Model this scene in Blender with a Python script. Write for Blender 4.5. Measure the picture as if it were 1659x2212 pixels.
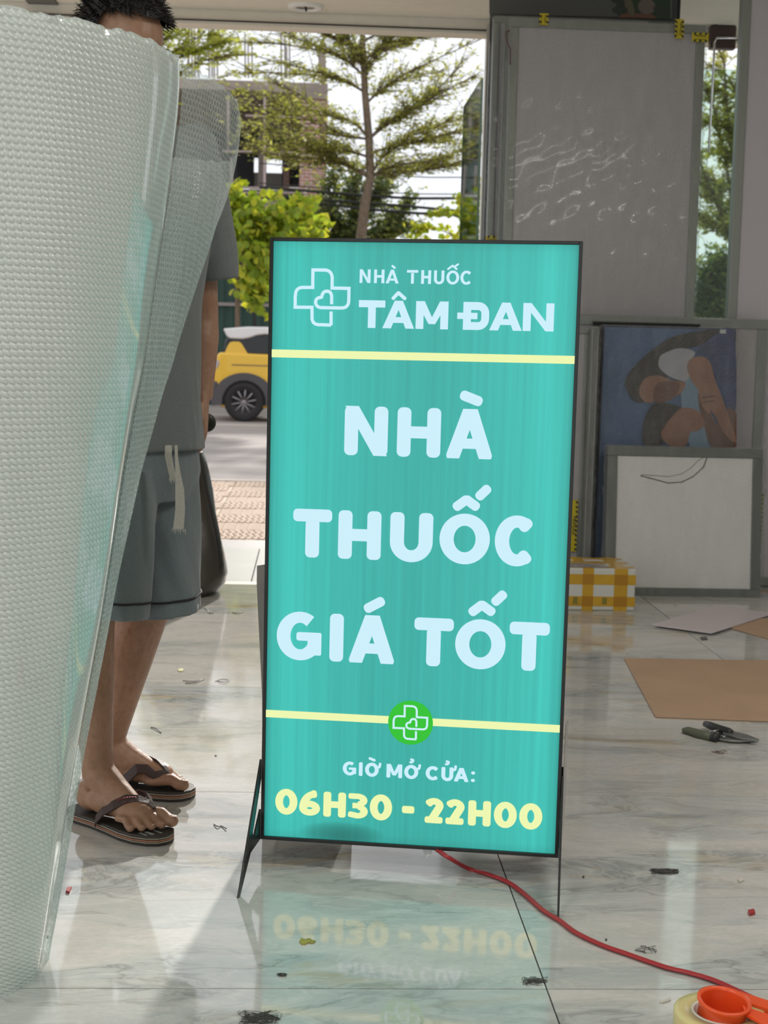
import bpy, bmesh, math, random
import numpy as np
from mathutils import Vector, Matrix, Euler
for _o in list(bpy.data.objects): bpy.data.objects.remove(_o)
SC = bpy.context.scene; COL = SC.collection
# ------------------------------------------------------------------ camera
FPX, PIT, YAW, ROL, HC, IW, IH = 3093.93, .115348, .0529487, .025309, 1.05, 1659, 2212
_fw = Vector((math.sin(YAW)*math.cos(PIT), math.cos(YAW)*math.cos(PIT), -math.sin(PIT)))
_r = Vector((math.cos(YAW), -math.sin(YAW), 0)); _u = _r.cross(_fw)
RT = _r*math.cos(ROL)+_u*math.sin(ROL); UP = _u*math.cos(ROL)-_r*math.sin(ROL); CP = Vector((0, 0, HC))
cam_d = bpy.data.cameras.new('camera'); cam = bpy.data.objects.new('camera', cam_d); COL.objects.link(cam)
cam.matrix_world = Matrix(((RT.x, UP.x, -_fw.x, 0), (RT.y, UP.y, -_fw.y, 0), (RT.z, UP.z, -_fw.z, HC), (0, 0, 0, 1)))
cam_d.sensor_fit = 'VERTICAL'; cam_d.sensor_height = 36; cam_d.lens = FPX/IH*36
cam_d.clip_start = .05; cam_d.clip_end = 500
cam_d.dof.use_dof = True; cam_d.dof.focus_distance = 2.85; cam_d.dof.aperture_fstop = 9.0
SC.camera = cam
# ------------------------------------------------------------------ sky, sun, exposure
W = bpy.data.worlds.new('sky'); SC.world = W; W.use_nodes = True
nt = W.node_tree; bg = nt.nodes['Background']
tc = nt.nodes.new('ShaderNodeTexCoord'); mp = nt.nodes.new('ShaderNodeMapping'); mp.inputs['Scale'].default_value = (1, 1, 2.2)
nz = nt.nodes.new('ShaderNodeTexNoise'); nz.inputs['Scale'].default_value = 2.3; nz.inputs['Detail'].default_value = 5
rp = nt.nodes.new('ShaderNodeValToRGB'); rp.color_ramp.elements[0].position = .3; rp.color_ramp.elements[1].position = .7
rp.color_ramp.elements[0].color = (.80, .84, .90, 1); rp.color_ramp.elements[1].color = (.97, .98, 1, 1)
nt.links.new(tc.outputs['Generated'], mp.inputs[0]); nt.links.new(mp.outputs[0], nz.inputs[0]); nt.links.new(nz.outputs[0], rp.inputs[0]); nt.links.new(rp.outputs[0], bg.inputs[0])
bg.inputs[1].default_value = 1.25
def lamp(name, kind, energy, color, **k):
    d = bpy.data.lights.new(name, kind); d.energy = energy; d.color = color
    for a, v in k.items(): setattr(d, a, v)
    o = bpy.data.objects.new(name, d); COL.objects.link(o); return o
SUN_EL, SUN_AZ = math.radians(25.6), math.radians(9)
sun = lamp('sun', 'SUN', 4.6, (1, .95, .88), angle=math.radians(1.6))
_sd = Vector((math.sin(SUN_AZ)*math.cos(SUN_EL), math.cos(SUN_AZ)*math.cos(SUN_EL), math.sin(SUN_EL)))
sun.rotation_euler = _sd.to_track_quat('Z', 'Y').to_euler()
sun.location = (0, 0, 12)
SC.view_settings.view_transform = 'Standard'; SC.view_settings.look = 'None'
SC.view_settings.exposure = 0.0; SC.view_settings.gamma = 1.0; SC.view_settings.use_curve_mapping = False
SC.cycles.use_denoising = True; SC.cycles.max_bounces = 10; SC.cycles.transparent_max_bounces = 16
SC.cycles.sample_clamp_indirect = 4
SC.cycles.caustics_reflective = False; SC.cycles.caustics_refractive = False

# ------------------------------------------------------------------ helpers
def ray(px, py): return _fw+RT*((px-IW/2)/FPX)-UP*((py-IH/2)/FPX)
def G(px, py, z=0.):                     # the point of the level z seen at a pixel of the photograph
    d = ray(px, py); return CP+d*((z-HC)/d.z)
def P(px, py, Y):                        # the point of the depth Y seen at a pixel
    d = ray(px, py); return CP+d*(Y/d.y)
V = Vector
def root_of(o):
    p = V((0, 0, 0))
    while o: p = p+o.location; o = o.parent
    return p
class MB:
    def __init__(s): s.v = []; s.f = []; s.m = []; s.sm = []
    def add(s, vs, fs, mi=0, smooth=False):
        n = len(s.v); s.v += [tuple(v) for v in vs]
        for f in fs: s.f.append([i+n for i in f]); s.m.append(mi); s.sm.append(smooth)
        return s
    def box(s, c, size, rz=0, rx=0, ry=0, mi=0):
        R = Euler((rx, ry, rz)).to_matrix(); c = V(c); a, b, d = [t/2 for t in size]
        vs = [c+R@V((x*a, y*b, z*d)) for z in (-1, 1) for y in (-1, 1) for x in (-1, 1)]
        return s.add(vs, [(0, 2, 3, 1), (4, 5, 7, 6), (0, 1, 5, 4), (2, 6, 7, 3), (0, 4, 6, 2), (1, 3, 7, 5)], mi)
    def prism(s, pts, d, mi=0):          # polygon (3D points) extruded by the vector d
        n = len(pts); pts = [V(p) for p in pts]; d = V(d)
        return s.add(pts+[p+d for p in pts], [tuple(range(n))[::-1], tuple(range(n, 2*n))]+[(i, (i+1) % n, n+(i+1) % n, n+i) for i in range(n)], mi)
    def tube(s, pts, r, n=8, mi=0, smooth=True, cap=True, squash=None):
        pts = [V(p) for p in pts]; k = len(pts); rs = r if isinstance(r, (list, tuple)) else [r]*k
        prev = None; vs = []
        for i, p in enumerate(pts):
            t = (pts[min(i+1, k-1)]-pts[max(i-1, 0)])
            t = t.normalized() if t.length > 1e-9 else V((0, 0, 1))
            if prev is None:
                a = V((0, 0, 1)) if abs(t.z) < .9 else V((1, 0, 0)); u = t.cross(a).normalized()
            else:
                u = (prev-t*prev.dot(t)); u = u.normalized() if u.length > 1e-9 else t.orthogonal().normalized()
            prev = u; w = t.cross(u)
            ru = rw = rs[i]
            if isinstance(rs[i], (tuple, list)): ru, rw = rs[i]
            for j in range(n):
                a = 2*math.pi*j/n; vs.append(p+u*(ru*math.cos(a))+w*(rw*math.sin(a)))
        fs = [(i*n+j, i*n+(j+1) % n, (i+1)*n+(j+1) % n, (i+1)*n+j) for i in range(k-1) for j in range(n)]
        if cap: fs += [tuple(range(n))[::-1], tuple((k-1)*n+j for j in range(n))]
        return s.add(vs, fs, mi, smooth)
    def loft(s, secs, close=True, cap=True, mi=0, smooth=True):
        n = len(secs[0]); vs = [p for q in secs for p in q]; m = n if close else n-1
        fs = [(i*n+j, i*n+(j+1) % n, (i+1)*n+(j+1) % n, (i+1)*n+j) for i in range(len(secs)-1) for j in range(m)]
        if cap and close: fs += [tuple(range(n))[::-1], tuple((len(secs)-1)*n+j for j in range(n))]
        return s.add(vs, fs, mi, smooth)
    def ell(s, c, r, n=16, m=10, R=None, mi=0):
        c = V(c); R = R or Matrix.Identity(3); vs = []; fs = []
        for i in range(1, m):
            t = math.pi*i/m
            for j in range(n):
                a = 2*math.pi*j/n; vs.append(c+R@V((r[0]*math.sin(t)*math.cos(a), r[1]*math.sin(t)*math.sin(a), r[2]*math.cos(t))))
        vs += [c+R@V((0, 0, r[2])), c-R@V((0, 0, r[2]))]; T = len(vs)-2
        for i in range(m-2):
            for j in range(n): fs.append((i*n+j, (i+1)*n+j, (i+1)*n+(j+1) % n, i*n+(j+1) % n))
        for j in range(n): fs.append((T, j, (j+1) % n)); fs.append((T+1, (m-2)*n+(j+1) % n, (m-2)*n+j))
        return s.add(vs, fs, mi, True)
    def lathe(s, prof, c=(0, 0, 0), n=32, mi=0, R=None, close=False):
        c = V(c); R = R or Matrix.Identity(3)
        secs = [[c+R@V((r*math.cos(2*math.pi*j/n), r*math.sin(2*math.pi*j/n), z)) for j in range(n)] for r, z in prof]
        if close: secs.append(secs[0])
        return s.loft(secs, cap=False, mi=mi)
    def mesh(s, name, mats, off=V((0, 0, 0))):
        me = bpy.data.meshes.new(name); me.from_pydata([(v[0]-off.x, v[1]-off.y, v[2]-off.z) for v in s.v], [], s.f)
        for m in (mats if isinstance(mats, (list, tuple)) else [mats]): me.materials.append(m)
        me.polygons.foreach_set('material_index', s.m); me.polygons.foreach_set('use_smooth', s.sm); me.update(); return me
    def build(s, name, mats, parent=None, world=True, bevel=0, seg=2, fix=True, **pr):
        off = root_of(parent) if (parent and world) else V((0, 0, 0))
        me = s.mesh(name, mats, off)
        if fix:
            b = bmesh.new(); b.from_mesh(me); bmesh.ops.recalc_face_normals(b, faces=b.faces); b.to_mesh(me); b.free()
        return link(name, me, parent, bevel, seg, **pr)
def link(name, me, parent=None, bevel=0, seg=2, **pr):
    o = bpy.data.objects.new(name, me); COL.objects.link(o); o.parent = parent
    if bevel:
        m = o.modifiers.new('bevel', 'BEVEL'); m.width = bevel; m.segments = seg; m.limit_method = 'ANGLE'; m.angle_limit = .7
    for k, v in pr.items(): o[k] = v
    return o
def thing(name, label, cat, loc=(0, 0, 0), rot=(0, 0, 0), group=None):
    o = bpy.data.objects.new(name, None); COL.objects.link(o); o.location = loc; o.rotation_euler = rot
    o.empty_display_size = .05; o['label'] = label; o['category'] = cat
    if group: o['group'] = group
    return o
def npmesh(name, v, f, mats, smooth=True, mi=None):
    me = bpy.data.meshes.new(name); v = np.asarray(v, np.float32); f = np.asarray(f, np.int32); n, k = f.shape
    me.vertices.add(len(v)); me.vertices.foreach_set('co', v.ravel()); me.loops.add(n*k); me.loops.foreach_set('vertex_index', f.ravel())
    me.polygons.add(n); me.polygons.foreach_set('loop_start', np.arange(0, n*k, k, dtype=np.int32))
    me.polygons.foreach_set('loop_total', np.full(n, k, np.int32))
    for m in (mats if isinstance(mats, (list, tuple)) else [mats]): me.materials.append(m)
    me.polygons.foreach_set('use_smooth', np.full(n, smooth)); 
    if mi is not None: me.polygons.foreach_set('material_index', np.asarray(mi, np.int32))
    me.update(calc_edges=True); return me
# ------------------------------------------------------------------ materials
class N:
    def __init__(s, name):
        s.m = bpy.data.materials.new(name); s.m.use_nodes = True; s.t = s.m.node_tree; s.b = s.t.nodes['Principled BSDF']; s.out = s.t.nodes['Material Output']
    def n(s, typ, **k):
        x = s.t.nodes.new('ShaderNode'+typ)
        for a, v in k.items():
            if a.startswith('i_'): x.inputs[int(a[2:]) if a[2:].isdigit() else a[2:]].default_value = v
            else: setattr(x, a, v)
        return x
    def l(s, a, b): s.t.links.new(a, b); return s
    def math(s, op, a, b=None, clamp=False):
        x = s.n('Math', operation=op, use_clamp=clamp)
        for i, q in enumerate((a, b)):
            if q is None: continue
            if hasattr(q, 'links'): s.l(q, x.inputs[i])
            else: x.inputs[i].default_value = q
        return x.outputs[0]
    def mix(s, f, a, b):
        x = s.n('Mix', data_type='RGBA')
        for i, q in ((0, f), (6, a), (7, b)):
            if hasattr(q, 'links'): s.l(q, x.inputs[i])
            else: x.inputs[i].default_value = q if i == 0 else (*q, 1)[:4]
        return x.outputs[2]
    def noise(s, vec, scale, detail=3, dist=0, rough=.5):
        x = s.n('TexNoise'); x.inputs['Scale'].default_value = scale; x.inputs['Detail'].default_value = detail
        x.inputs['Distortion'].default_value = dist; x.inputs['Roughness'].default_value = rough
        if vec: s.l(vec, x.inputs['Vector'])
        return x.outputs[0]
    def ramp(s, f, stops):
        x = s.n('ValToRGB'); e = x.color_ramp.elements
        while len(e) < len(stops): e.new(.5)
        for q, (p, c) in zip(e, stops): q.position = p; q.color = (*c, 1)[:4] if isinstance(c, (tuple, list)) else (c, c, c, 1)
        s.l(f, x.inputs[0]); return x.outputs[0]
    def coord(s, kind='Object', scale=(1, 1, 1), rot=(0, 0, 0)):
        c = s.n('TexCoord'); m = s.n('Mapping'); m.inputs['Scale'].default_value = scale; m.inputs['Rotation'].default_value = rot
        s.l(c.outputs[kind], m.inputs[0]); return m.outputs[0]
    def bump(s, h, strength=.3, dist=.01):
        x = s.n('Bump'); x.inputs['Strength'].default_value = strength; x.inputs['Distance'].default_value = dist; s.l(h, x.inputs['Height']); s.l(x.outputs[0], s.b.inputs['Normal']); return x.outputs[0]
    def set(s, **k):
        for a, v in k.items():
            a = a.replace('_', ' '); q = s.b.inputs[a]
            if hasattr(v, 'links'): s.l(v, q)
            else: q.default_value = (*v, 1)[:4] if isinstance(v, tuple) else v
        return s
def M(name, col, rough=.6, metal=0, var=0, vs=20, bump=0, bs=60, bd=.002, **k):
    m = N(name); c = col
    if var:
        f = m.noise(m.coord(), vs, 4); c = m.mix(m.ramp(f, [(.3, 0.), (.7, 1.)]), tuple(q*(1-var) for q in col), tuple(min(1, q*(1+var)) for q in col))
    m.set(Base_Color=c, Roughness=rough, Metallic=metal, **k)
    if bump: m.bump(m.noise(m.coord(), bs, 4), bump, bd)
    return m.m
def emis(name, col, strength=1.0):
    m = N(name); e = m.n('Emission'); e.inputs[0].default_value = (*col, 1); e.inputs[1].default_value = strength; m.l(e.outputs[0], m.out.inputs[0]); return m.m
def srgb(r, g, b):
    f = lambda c: (c/255/12.92) if c/255 <= .04045 else ((c/255+.055)/1.055)**2.4
    return (f(r), f(g), f(b))
STEEL_BLACK = M('black_powder_coat', (.012, .014, .014), .32)
ALU = M('grey_aluminium', (.27, .29, .27), .42, .5, bump=.1)
WHITE_FACE = M('white_acrylic', (.50, .475, .505), .35)
SKIN_C = (.30, .165, .10)

# ================================================================== SETTING
GX, GY, TS = .4087, 2.2457, 1.0349
def marble():
    m = N('polished_marble_tile')
    oi = m.n('ObjectInfo'); tcn = m.n('TexCoord'); cb = m.n('CombineXYZ')
    m.l(m.math('MULTIPLY', oi.outputs['Random'], 37.), cb.inputs[0]); m.l(m.math('MULTIPLY', oi.outputs['Random'], 91.), cb.inputs[1])
    va = m.n('VectorMath', operation='ADD'); m.l(tcn.outputs['Object'], va.inputs[0]); m.l(cb.outputs[0], va.inputs[1])
    mp = m.n('Mapping'); mp.inputs['Scale'].default_value = (.75, 2.1, 1); mp.inputs['Rotation'].default_value = (0, 0, .12); m.l(va.outputs[0], mp.inputs[0]); v = mp.outputs[0]
    warp = m.n('TexNoise'); warp.inputs['Scale'].default_value = 1.6; warp.inputs['Detail'].default_value = 4; m.l(v, warp.inputs['Vector'])
    wm = m.n('VectorMath', operation='SCALE'); wm.inputs['Scale'].default_value = .9; m.l(warp.outputs['Color'], wm.inputs[0])
    w2 = m.n('VectorMath', operation='ADD'); m.l(v, w2.inputs[0]); m.l(wm.outputs[0], w2.inputs[1]); vw = w2.outputs[0]
    big = m.noise(vw, 1.5, 6, .6, .6)
    base = m.ramp(big, [(.28, (.36, .39, .38)), (.44, (.54, .53, .50)), (.58, (.62, .60, .57)), (.72, (.42, .45, .45))])
    n2 = m.noise(vw, 2.4, 8, 1.2, .62)
    vein = m.ramp(m.math('ABSOLUTE', m.math('SUBTRACT', n2, .5)), [(0, 1.), (.022, .35), (.06, 0.)])
    n3 = m.noise(vw, 1.15, 5, .8)
    region = m.ramp(n3, [(.48, 0.), (.60, 1.)])
    vein = m.math('MULTIPLY', vein, m.math('ADD', m.math('MULTIPLY', region, .75), .12))
    c = m.mix(m.math('MULTIPLY', region, .5), base, (.33, .39, .40))
    och = m.ramp(m.noise(vw, 1.9, 5, 1.5), [(.55, 0.), (.66, .8)])
    c = m.mix(m.math('MULTIPLY', och, m.math('ADD', region, .15)), c, (.44, .34, .17))
    c = m.mix(m.math('MULTIPLY', vein, .8), c, (.20, .215, .20))
    lite = m.ramp(m.math('ABSOLUTE', m.math('SUBTRACT', m.noise(vw, 3.1, 7, 1.4), .5)), [(0, 1.), (.03, 0.)])
    c = m.mix(m.math('MULTIPLY', lite, .28), c, (.72, .70, .66))
    fine = m.noise(m.coord(scale=(1, 1.6, 1)), 60, 5, 1.0)
    c = m.mix(m.ramp(fine, [(.35, .16), (.62, 0.)]), c, (.30, .28, .26))
    dust = m.noise(m.coord(), 9, 6, .5)
    m.set(Base_Color=c, Roughness=m.ramp(dust, [(.3, .035), (.75, .10)]))
    m.b.inputs['IOR'].default_value = 1.62
    m.bump(m.noise(m.coord(), 5, 2), .02, .01)
    return m.m
MARBLE = marble()
GROUT = M('grout', (.16, .16, .15), .9)
CEIL = M('ceiling_paint', (.78, .73, .63), .8, var=.03)
fl = MB().box((.4, 1.6, -.025), (7.4, 9.2, .02)).build('floor', GROUT, kind='structure')
tb = MB().box((0, 0, -.009), (TS-.0026, TS-.0026, .018)); tile_me = tb.mesh('tile', MARBLE)
for i in range(-3, 4):
    for j in range(-5, 4):
        cx = GX+(i+.5)*TS; cy = GY+(j+.5)*TS
        if cy+TS/2 > 6.24:                     # last row is cut at the threshold
            y0 = cy-TS/2+.002; o = MB().box((0, (6.205-y0)/2-(TS/2-.002), -.009), (TS-.004, 6.205-y0, .018)).build('tile', MARBLE, fl, world=False)
        else: o = link('tile', tile_me, fl)
        o.location = (cx, cy, 0)
# threshold, porch, granite edge
MB().box((.4, 6.25, -.012), (7.4, .085, .02)).build('trim_1', M('beige_threshold_stone', (.48, .36, .26), .5, var=.06), kind='structure', bevel=.003)
pf = MB().box((.4, 6.87, -.05), (7.4, 1.13, .02)).build('porch_floor', GROUT, kind='structure')
for i in range(-4, 5):
    w = .80; me = MB().box((.15+i*w, 6.862, -.026), (w-.004, 1.115, .03)).build('tile', M('porch_tile', (.40, .40, .375), .35, var=.08, vs=4) if i == -4 else PT, pf, world=False, bevel=.0015, seg=1)
    if i == -4: PT = me.data.materials[0]
MB().box((.4, 7.6, -.045), (7.4, .355, .05)).build('trim_2', M('grey_granite', (.17, .155, .15), .45, var=.25, vs=160), kind='structure', bevel=.004)
# ceiling, header beam
MB().box((.4, 1.65, 2.75), (9.0, 11.56, .10)).build('ceiling', CEIL, kind='structure')
hb = MB().box((.4, 7.49, 2.69), (9.0, .11, .13)).build('trim_3', CEIL, kind='structure', bevel=.004)
MB().box((.4, 7.431, 2.645), (9.0, .008, .006)).build('shadow_gap', M('dark_gap', (.05, .045, .04), .8), hb, world=False)
_a, _b = G(140, 26, 2.70), G(48, -10, 2.70)
MB().box(((_a.x+_b.x)/2, (_a.y+_b.y)/2, 2.697), (abs(_a.x-_b.x), abs(_a.y-_b.y), .012)).build('trim_4', M('dark_vent', (.12, .12, .11), .6), kind='structure', bevel=.004)
cl = thing('ceiling_downlight', 'small round white downlight ring set in the ceiling above the doorway', 'ceiling light', G(660, 13, 2.70))
MB().lathe([(.085, 0), (.085, -.012), (.06, -.016), (.052, -.004)], n=32, c=cl.location).build('ring', M('white_ring', (.85, .83, .78), .35), cl)
MB().lathe([(.0, -.001), (.054, -.001)], n=32, c=cl.location).build('lens', M('grey_lens', (.35, .33, .30), .3), cl)
MB().tube([cl.location+V((.0, -.02, -.005)), cl.location+V((.004, -.03, -.03))], .006, 6).build('spring_clip', STEEL_BLACK, cl)
# side walls and the back of the shop (outside the frame, left and back cut open to let sky light in)
WALLP = M('wall_paint', (.55, .54, .52), .8)
MB().box((-2.75, 4.9, 1.35), (.1, 2.6, 2.8)).build('wall_left', WALLP, kind='structure')
MB().box((3.75, 1.7, 1.35), (.1, 9, 2.8)).build('wall_right', WALLP, kind='structure')
MB().box((2.4, -2.85, 1.35), (2.8, .1, 2.8)).build('wall_back', WALLP, kind='structure')
# daylight opening frame on the right: posts, fixed pane and the open door leaf
POST = M('dark_green_aluminium', (.035, .045, .035), .4, .2)
x0 = P(1062, 300, 7.3).x
MB().box((x0, 7.45, 1.3), (.028, .09, 2.75)).build('trim_5', POST, kind='structure', bevel=.003)
MB().box((x0-.022, 7.44, 1.3), (.014, .06, 2.75)).build('trim_6', M('pale_aluminium', (.55, .52, .48), .35, .6), kind='structure', bevel=.002)
def glass(name, tint, a, rough=.02):
    m = N(name); tr = m.n('BsdfTransparent'); tr.inputs[0].default_value = (*tint, 1); gl = m.n('BsdfGlossy'); gl.inputs['Roughness'].default_value = rough
    fr = m.n('Fresnel'); fr.inputs[0].default_value = 1.5
    mx = m.n('MixShader'); m.l(m.math('MULTIPLY', fr.outputs[0], a), mx.inputs[0]); m.l(tr.outputs[0], mx.inputs[1]); m.l(gl.outputs[0], mx.inputs[2]); m.l(mx.outputs[0], m.out.inputs[0]); return m.m
GLASS = glass('green_glass', (.80, .89, .84), .9); GEDGE = M('glass_edge', (.10, .22, .16), .15)
d1 = thing('door_1', '', ''); del d1['label'], d1['category']; d1['kind'] = 'structure'; d1.location = (x0-.03, 7.52, 0)
MB().box((x0-.03, 7.97, 1.27), (.010, .86, 2.30)).build('glass_pane', GLASS, d1)
mb = MB()
for y in (7.538, 8.402): mb.box((x0-.03, y, 1.27), (.012, .008, 2.30))
mb.box((x0-.03, 7.97, 2.423), (.012, .87, .008)); mb.build('pane_edge', GEDGE, d1)
w1 = thing('window_1', '', ''); del w1['label'], w1['category']; w1['kind'] = 'structure'; w1.location = (2.0, 7.45, 0)
MB().box((2.15, 7.45, 1.25), (2.6-.1, .010, 2.5)).build('glass_pane', GLASS, w1)
MB().box((1.80, 7.40, 1.3), (.006, .02, 2.6)).build('pane_edge', GEDGE, w1)
# brown patch fitting with steel lever bar at the top of the glass door
pt = P(1560, 82, 7.38)
df = thing('door_patch_fitting', 'dark brown square patch fitting with steel bar at top of the glass door', 'door fitting', pt)
MB().box(pt, (.13, .05, .115)).build('cover_plate', M('brown_metal', (.075, .05, .045), .4, .3), df, bevel=.006)
ST = M('polished_steel', (.6, .6, .6), .2, 1)
MB().tube([P(1592, 82, 7.33), P(1548, 82, 7.33), P(1543, 92, 7.33), P(1543, 104, 7.33), P(1531, 330, 7.33)], .006, 8).build('rod', ST, df)
MB().tube([P(1546, 58, 7.36), P(1549, -30, 7.36)], .005, 6).build('hanging_rod', STEEL_BLACK, df)
# ================================================================== THE SIGN
SA = -.1735; SW, SH, SD = .600, 1.203, .085
SO = P(563, 1812, 2.82)                                       # lower left front corner
UX = V((math.cos(SA), math.sin(SA), .004)).normalized(); NF = V((math.sin(SA), -math.cos(SA), 0)); UZ = V((0, 0, 1))
def S(u, v, d=0.): return SO+UX*u+UZ*v+NF*d                   # d towards the viewer
def uv(px, py):
    d = ray(px, py); t = (SO-CP).dot(NF)/d.dot(NF); q = CP+d*t-SO; return q.dot(UX), q.dot(UZ)
sg = thing('lightbox_sign', 'tall teal backlit pharmacy sign with white and yellow lettering on black steel stand', 'sign', (SO+UX*.3).xyz*1 - V((0, 0, (SO+UX*.3).z)))
def sbox(m, u0, v0, u1, v1, d0, d1, mi=0): return m.prism([S(u0, v0, d0), S(u1, v0, d0), S(u1, v1, d0), S(u0, v1, d0)], NF*(d1-d0), mi)
m = MB(); sbox(m, .001, .001, SW-.001, SH-.001, -SD, -.006); m.build('housing', STEEL_BLACK, sg, bevel=.002)
fwd = .007
for nm, a in (('frame_bar', (0, 0, fwd, SH)), ('frame_bar', (SW-fwd, 0, SW, SH)), ('frame_bar', (fwd, 0, SW-fwd, fwd)), ('frame_bar', (fwd, SH-fwd, SW-fwd, SH))):
    m = MB(); sbox(m, *a, -.02, .003); m.build(nm, STEEL_BLACK, sg, bevel=.001)
def facemat():
    m = N('backlit_teal_film'); c = m.n('UVMap'); sp = m.n('SeparateXYZ'); m.l(c.outputs[0], sp.inputs[0]); u, v = sp.outputs[0], sp.outputs[1]
    cm = m.n('CombineXYZ'); m.l(m.math('MULTIPLY', u, 60.), cm.inputs[0]); m.l(m.math('MULTIPLY', v, 1.5), cm.inputs[1])
    st = m.noise(cm.outputs[0], 1.0, 2)
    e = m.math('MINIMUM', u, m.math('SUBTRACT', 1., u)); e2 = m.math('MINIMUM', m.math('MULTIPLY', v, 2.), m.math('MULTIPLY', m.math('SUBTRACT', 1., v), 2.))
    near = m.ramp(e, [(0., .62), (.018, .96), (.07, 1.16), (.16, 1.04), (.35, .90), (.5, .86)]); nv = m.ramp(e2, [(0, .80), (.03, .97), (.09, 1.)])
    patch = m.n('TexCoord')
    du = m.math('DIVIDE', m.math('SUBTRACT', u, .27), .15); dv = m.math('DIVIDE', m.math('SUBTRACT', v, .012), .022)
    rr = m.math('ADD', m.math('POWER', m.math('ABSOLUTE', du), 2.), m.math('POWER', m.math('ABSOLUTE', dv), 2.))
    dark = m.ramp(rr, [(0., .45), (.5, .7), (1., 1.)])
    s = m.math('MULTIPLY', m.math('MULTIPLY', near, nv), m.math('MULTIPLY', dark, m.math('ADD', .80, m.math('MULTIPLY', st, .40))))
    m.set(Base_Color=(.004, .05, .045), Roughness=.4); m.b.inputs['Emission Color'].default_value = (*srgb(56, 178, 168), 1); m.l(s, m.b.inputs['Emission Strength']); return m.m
me = bpy.data.meshes.new('face'); off = root_of(sg)
me.from_pydata([tuple(S(u, v, -.002)-off) for u, v in ((.006, .006), (SW-.006, .006), (SW-.006, SH-.006), (.006, SH-.006))], [], [(0, 1, 2, 3)])
ul = me.uv_layers.new(name='UVMap')
for i, q in enumerate(((0, 0), (1, 0), (1, 1), (0, 1))): ul.data[i].uv = q
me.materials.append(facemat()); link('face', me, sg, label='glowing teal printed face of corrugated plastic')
TXW = emis('backlit_white_print', srgb(206, 240, 252)); TXY = emis('backlit_yellow_print', srgb(238, 248, 178)); GRN = emis('backlit_green_print', srgb(60, 196, 60))
# --- glyph strokes: convex pieces clipped to the letter box, all in sign units
def clip(poly, x0, y0, x1, y1):
    for ax, lim, sg_ in ((0, x0, 1), (0, x1, -1), (1, y0, 1), (1, y1, -1)):
        out = []
        for i in range(len(poly)):
            a, b = poly[i-1], poly[i]; ia = (a[ax]-lim)*sg_ >= -1e-12; ib = (b[ax]-lim)*sg_ >= -1e-12
            if ia != ib:
                t = (lim-a[ax])/(b[ax]-a[ax]); out.append((a[0]+t*(b[0]-a[0]), a[1]+t*(b[1]-a[1])))
            if ib: out.append(b)
        poly = out
        if len(poly) < 3: return []
    return poly
def rrect(a, b, w, ext, r):
    dx, dy = b[0]-a[0], b[1]-a[1]; L = math.hypot(dx, dy) or 1e-9; dx /= L; dy /= L; nx, ny = -dy, dx; h = w/2; r = min(r, h*.999)
    pts = []
    for cx, cy, a0 in ((L+ext-r, h-r, 0), (-ext+r, h-r, 90), (-ext+r, -h+r, 180), (L+ext-r, -h+r, 270)):
        for k in range(5):
            t = math.radians(a0+k*22.5); x = cx+r*math.cos(t); y = cy+r*math.sin(t); pts.append((a[0]+dx*x+nx*y, a[1]+dy*x+ny*y))
    return pts
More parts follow.
